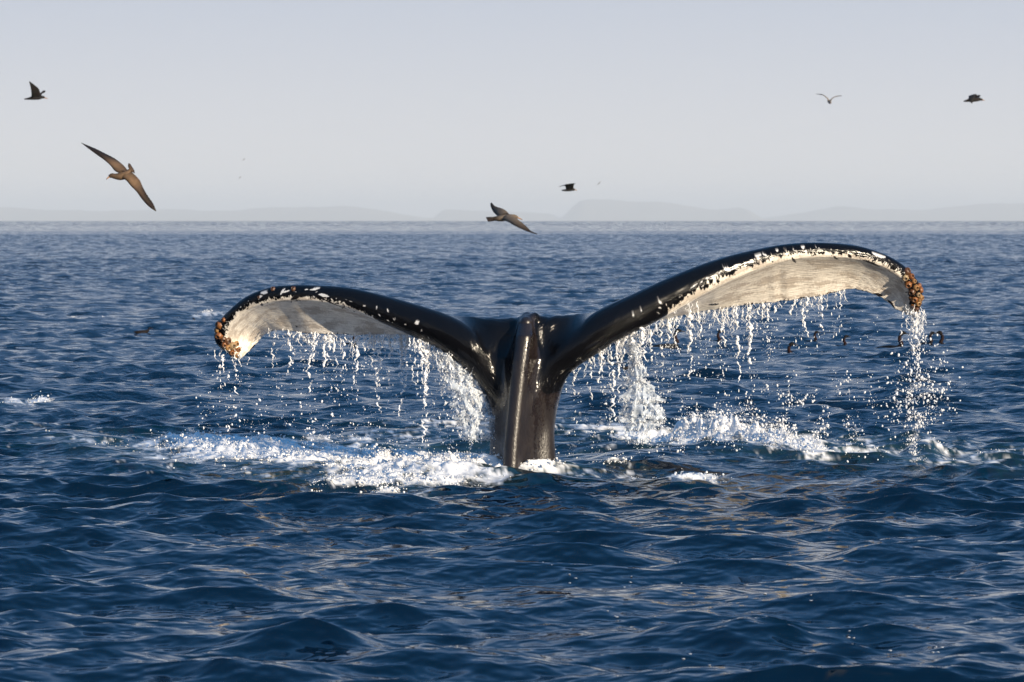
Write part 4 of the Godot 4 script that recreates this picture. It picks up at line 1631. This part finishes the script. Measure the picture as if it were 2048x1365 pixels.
	bird("pale_gull", "small pale gull seen end on, wings in a shallow V, at the upper right", "gull", "gulls in the air", 100.0, Color(0.22, 0.19, 0.16), Color(0.09, 0.075, 0.065),
		[[1656.5, 200.5, -0.3, 1.4, 0.3], [1659, 203, 0.0, 3.6, 0.4], [1660.5, 205.5, 0.3, 3.0, 0.6], [1661, 207, 0.45, 1.2, 0.6]],
		[[[1658, 203, 0.2, 1659, 202, -0.25, 2.0, 0.3], [1654, 196.5, 0.22, 1655, 196, -0.2, 1.6, 0.2], [1646, 190.3, 0.15, 1647, 191, -0.15, 1.3, 0.3], [1639, 188.6, 0.02, 1640, 189.5, -0.18, 0.9, 0.6], [1632.5, 187.8, -0.15, 1633, 188.3, -0.2, 0.4, 0.9]],
		[[1661, 203, 0.2, 1662, 202, -0.25, 2.0, 0.3], [1665, 197.5, 0.22, 1666, 197, -0.2, 1.6, 0.2], [1671, 193.6, 0.15, 1672, 194, -0.15, 1.2, 0.3], [1677, 192, 0.02, 1678, 192.8, -0.18, 0.8, 0.6], [1684.5, 191.5, -0.15, 1684.5, 192, -0.2, 0.4, 0.9]]],
		[], [])
	bird("dark_gull", "dark gull with wings pushed down beneath its body, far upper right", "gull", "gulls in the air", 95.0, soot, Color(0.012, 0.011, 0.011),
		[[1927, 203, 0.0, 1.0, 0.4], [1935, 201.5, 0.0, 3.0, 0.4], [1944, 199.5, 0.0, 5.4, 0.3], [1954, 199, 0.0, 5.0, 0.2], [1961, 198.8, 0.0, 3.4, 0.2], [1966, 200, 0.0, 2.2, 0.2]],
		[[[1956, 194, 0.1, 1938, 197, 0.1, 3.0, 0.2], [1954, 189.5, 0.35, 1938, 192, 0.35, 2.0, 0.2], [1949, 198, 0.6, 1938, 199, 0.6, 1.5, 0.4], [1945.5, 207, 0.7, 1942.5, 206, 0.7, 0.5, 0.5]],
		[[1960, 194.5, -0.1, 1950, 196, -0.1, 2.0, 0.2], [1962, 191.2, -0.4, 1953, 191, -0.4, 1.4, 0.2], [1959, 191.5, -0.8, 1956, 192, -0.8, 0.5, 0.4]]],
		[], [[1965, 199.8, 0.0, 1.6, 0.0], [1968, 200.6, 0.0, 1.0, 0.2], [1971, 201.5, 0.0, 0.4, 0.4]])
	# birds so far off that they are specks
	var far := bird("far_gull", "tiny faint gull right of the dark gull above the horizon", "gull", "gulls in the air", 330.0, Color(0.16, 0.14, 0.12), umber,
		[[1196.5, 368, 0.0, 0.4, 0.3], [1198, 367, 0.0, 1.0, 0.3], [1199.5, 366.4, 0.0, 0.4, 0.3]],
		[[[1199, 366, 0.1, 1197.5, 367, -0.1, 0.6, 0.3], [1201, 364, 0.1, 1200, 364.8, -0.1, 0.4, 0.5], [1202, 362.8, 0.0, 1201.8, 363, 0.0, 0.2, 0.6]],
		[[1198, 367, 0.1, 1196.5, 368, -0.1, 0.6, 0.3], [1196, 369, 0.1, 1195, 369.4, -0.1, 0.4, 0.5], [1194.5, 371, 0.0, 1194.3, 371, 0.0, 0.2, 0.6]]], [], [])
	for spot in [[487.5, 319.0, "speck of a gull high in the haze left of the whale"], [480.0, 355.0, "speck of a gull lower in the haze left of the whale"]]:
		var c := far.duplicate()
		c.name = named("far_gull")
		add_child(c)
		c.position = at(spot[0], spot[1], 420.0)
		c.set_meta("label", spot[2])
	make_cormorants()
	make_floaters()


# dark birds sitting low on the water: column, waterline row, length in pixels, heading, label
func make_floaters() -> void:
	for f in [[285.0, 671.0, 36.0, 0.3, "dark seabird sitting low on the water left of the whale's left fluke tip"], [397.0, 643.0, 26.0, 2.6, "dark seabird splashing on the water close to the left fluke tip"], [1256.0, 742.0, 34.0, 0.5, "dark seabird on the water beside the broad falling sheet right of the tail stock"]]:
		var q := on_sea(f[0], f[1])
		q = top_of_sea(q.x, q.z)
		var o := thing("floating_seabird", q + Vector3(0, 0.03, 0))
		tag(o, f[4], "seabird", "dark seabirds sitting on the water")
		var st := SurfaceTool.new()
		st.begin(Mesh.PRIMITIVE_TRIANGLES)
		var c := at(1024, 440, 100.0)
		var k := F / 100.0
		var rows := []
		for v in [[-0.5, 0.09, 0.01], [-0.38, 0.07, 0.06], [-0.15, 0.05, 0.13], [0.1, 0.06, 0.14], [0.27, 0.11, 0.1], [0.35, 0.2, 0.06], [0.38, 0.27, 0.055], [0.45, 0.29, 0.045], [0.52, 0.28, 0.015]]:
			rows.append([1024.0 + v[0] * k, 440.0 - v[1] * k, 0.0, v[2] * k, 0.8])
		trunk(st, rows, 100.0, 0, Color(0.02, 0.013, 0.01), Color(0.007, 0.006, 0.006))
		st.generate_normals()
		put("body", moved(st.commit(), -c), feathers, o)
		st = SurfaceTool.new()
		st.begin(Mesh.PRIMITIVE_TRIANGLES)
		trunk(st, [[1024.0 + 0.49 * k, 440.0 - 0.28 * k, 0.0, 0.02 * k, 0.0], [1024.0 + 0.57 * k, 440.0 - 0.265 * k, 0.0, 0.014 * k, 0.0], [1024.0 + 0.63 * k, 440.0 - 0.25 * k, 0.0, 0.006 * k, 0.0]], 100.0, 0, Color.WHITE, Color.WHITE)
		st.generate_normals()
		put("beak", moved(st.commit(), -c), horn_dark, o)
		o.rotation.y = f[3]
		o.scale = Vector3.ONE * f[2] * -q.z / F



# swimming cormorants: column and row of the head, row of the waterline, facing (1 right), label
const SWIMMERS := [
	[1352.0, 671.0, 697.0, 1, "leftmost swimming cormorant right of the tail stock, neck upright"],
	[1437.0, 668.0, 686.0, 1, "swimming cormorant behind a thread of falling water, second from the left"],
	[1579.0, 687.0, 709.0, 1, "swimming cormorant nearest the whale, low on a wave crest"],
	[1630.0, 671.0, 686.0, 1, "swimming cormorant with beak level, fourth from the left"],
	[1689.0, 678.0, 694.0, 1, "swimming cormorant with its long dark back showing above the water"],
	[1801.0, 671.0, 696.0, 1, "swimming cormorant just left of the water column under the right tip"],
	[1862.0, 674.0, 692.0, 1, "swimming cormorant just right of the water column under the right tip"],
	[1884.0, 666.0, 688.0, -1, "rightmost swimming cormorant, the only one facing left"],
	[709.0, 674.0, 692.0, 1, "lone swimming cormorant behind the falling water of the left fluke"],
]


func make_cormorants() -> void:
	var first: Node3D = null
	for s in SWIMMERS:
		var p := on_sea(s[0], s[2])
		var q := top_of_sea(p.x, p.z)
		var tall: float = (s[2] - s[1]) * -p.z / F
		if first == null:
			first = swimmer()
			tag(first, s[4], "cormorant", "cormorants swimming behind the whale")
		var o: Node3D = first
		if s != SWIMMERS[0]:
			o = first.duplicate()
			o.name = named("cormorant")
			add_child(o)
			o.set_meta("label", s[4])
		o.position = Vector3(p.x, q.y + 0.005, q.z)
		o.rotation.y = (0.0 if s[3] > 0 else PI) + rng.randf_range(-0.35, 0.35)
		o.scale = Vector3.ONE * (tall + 0.035) / 0.2


func swimmer() -> Node3D:       # faces +x, waterline at y = 0, about 20 cm tall
	var o := thing("cormorant", Vector3.ZERO)
	var st := SurfaceTool.new()
	st.begin(Mesh.PRIMITIVE_TRIANGLES)
	var k := F / 100.0
	# the same body builder, with rows laid out as if seen from the side at 100 m
	var c := at(1024, 440, 100.0)
	var line := func(x: float, y: float, r: float, dark: float) -> Array: return [1024.0 + x * k, 440.0 - y * k, 0.0, r * k, dark]
	var black := Color(0.004, 0.004, 0.004)
	var rust := Color(0.02, 0.008, 0.006)
	trunk(st, [line.call(-0.34, -0.03, 0.012, 1.0), line.call(-0.26, -0.03, 0.04, 1.0), line.call(-0.14, -0.035, 0.065, 1.0), line.call(-0.04, -0.03, 0.055, 1.0), line.call(0.015, 0.03, 0.038, 0.6), line.call(-0.008, 0.09, 0.029, 0.3), line.call(-0.002, 0.145, 0.028, 0.5), line.call(0.03, 0.183, 0.032, 0.8), line.call(0.065, 0.18, 0.018, 0.8), line.call(0.08, 0.178, 0.008, 0.8)], 100.0, 0, rust, black)
	st.generate_normals()
	put("body", moved(st.commit(), -c), feathers, o)
	st = SurfaceTool.new()
	st.begin(Mesh.PRIMITIVE_TRIANGLES)
	trunk(st, [line.call(0.07, 0.178, 0.009, 0.0), line.call(0.1, 0.172, 0.007, 0.0), line.call(0.13, 0.165, 0.004, 0.0)], 100.0, 0, Color.WHITE, Color.WHITE)
	st.generate_normals()
	put("beak", moved(st.commit(), -c), horn_dark, o)
	return o
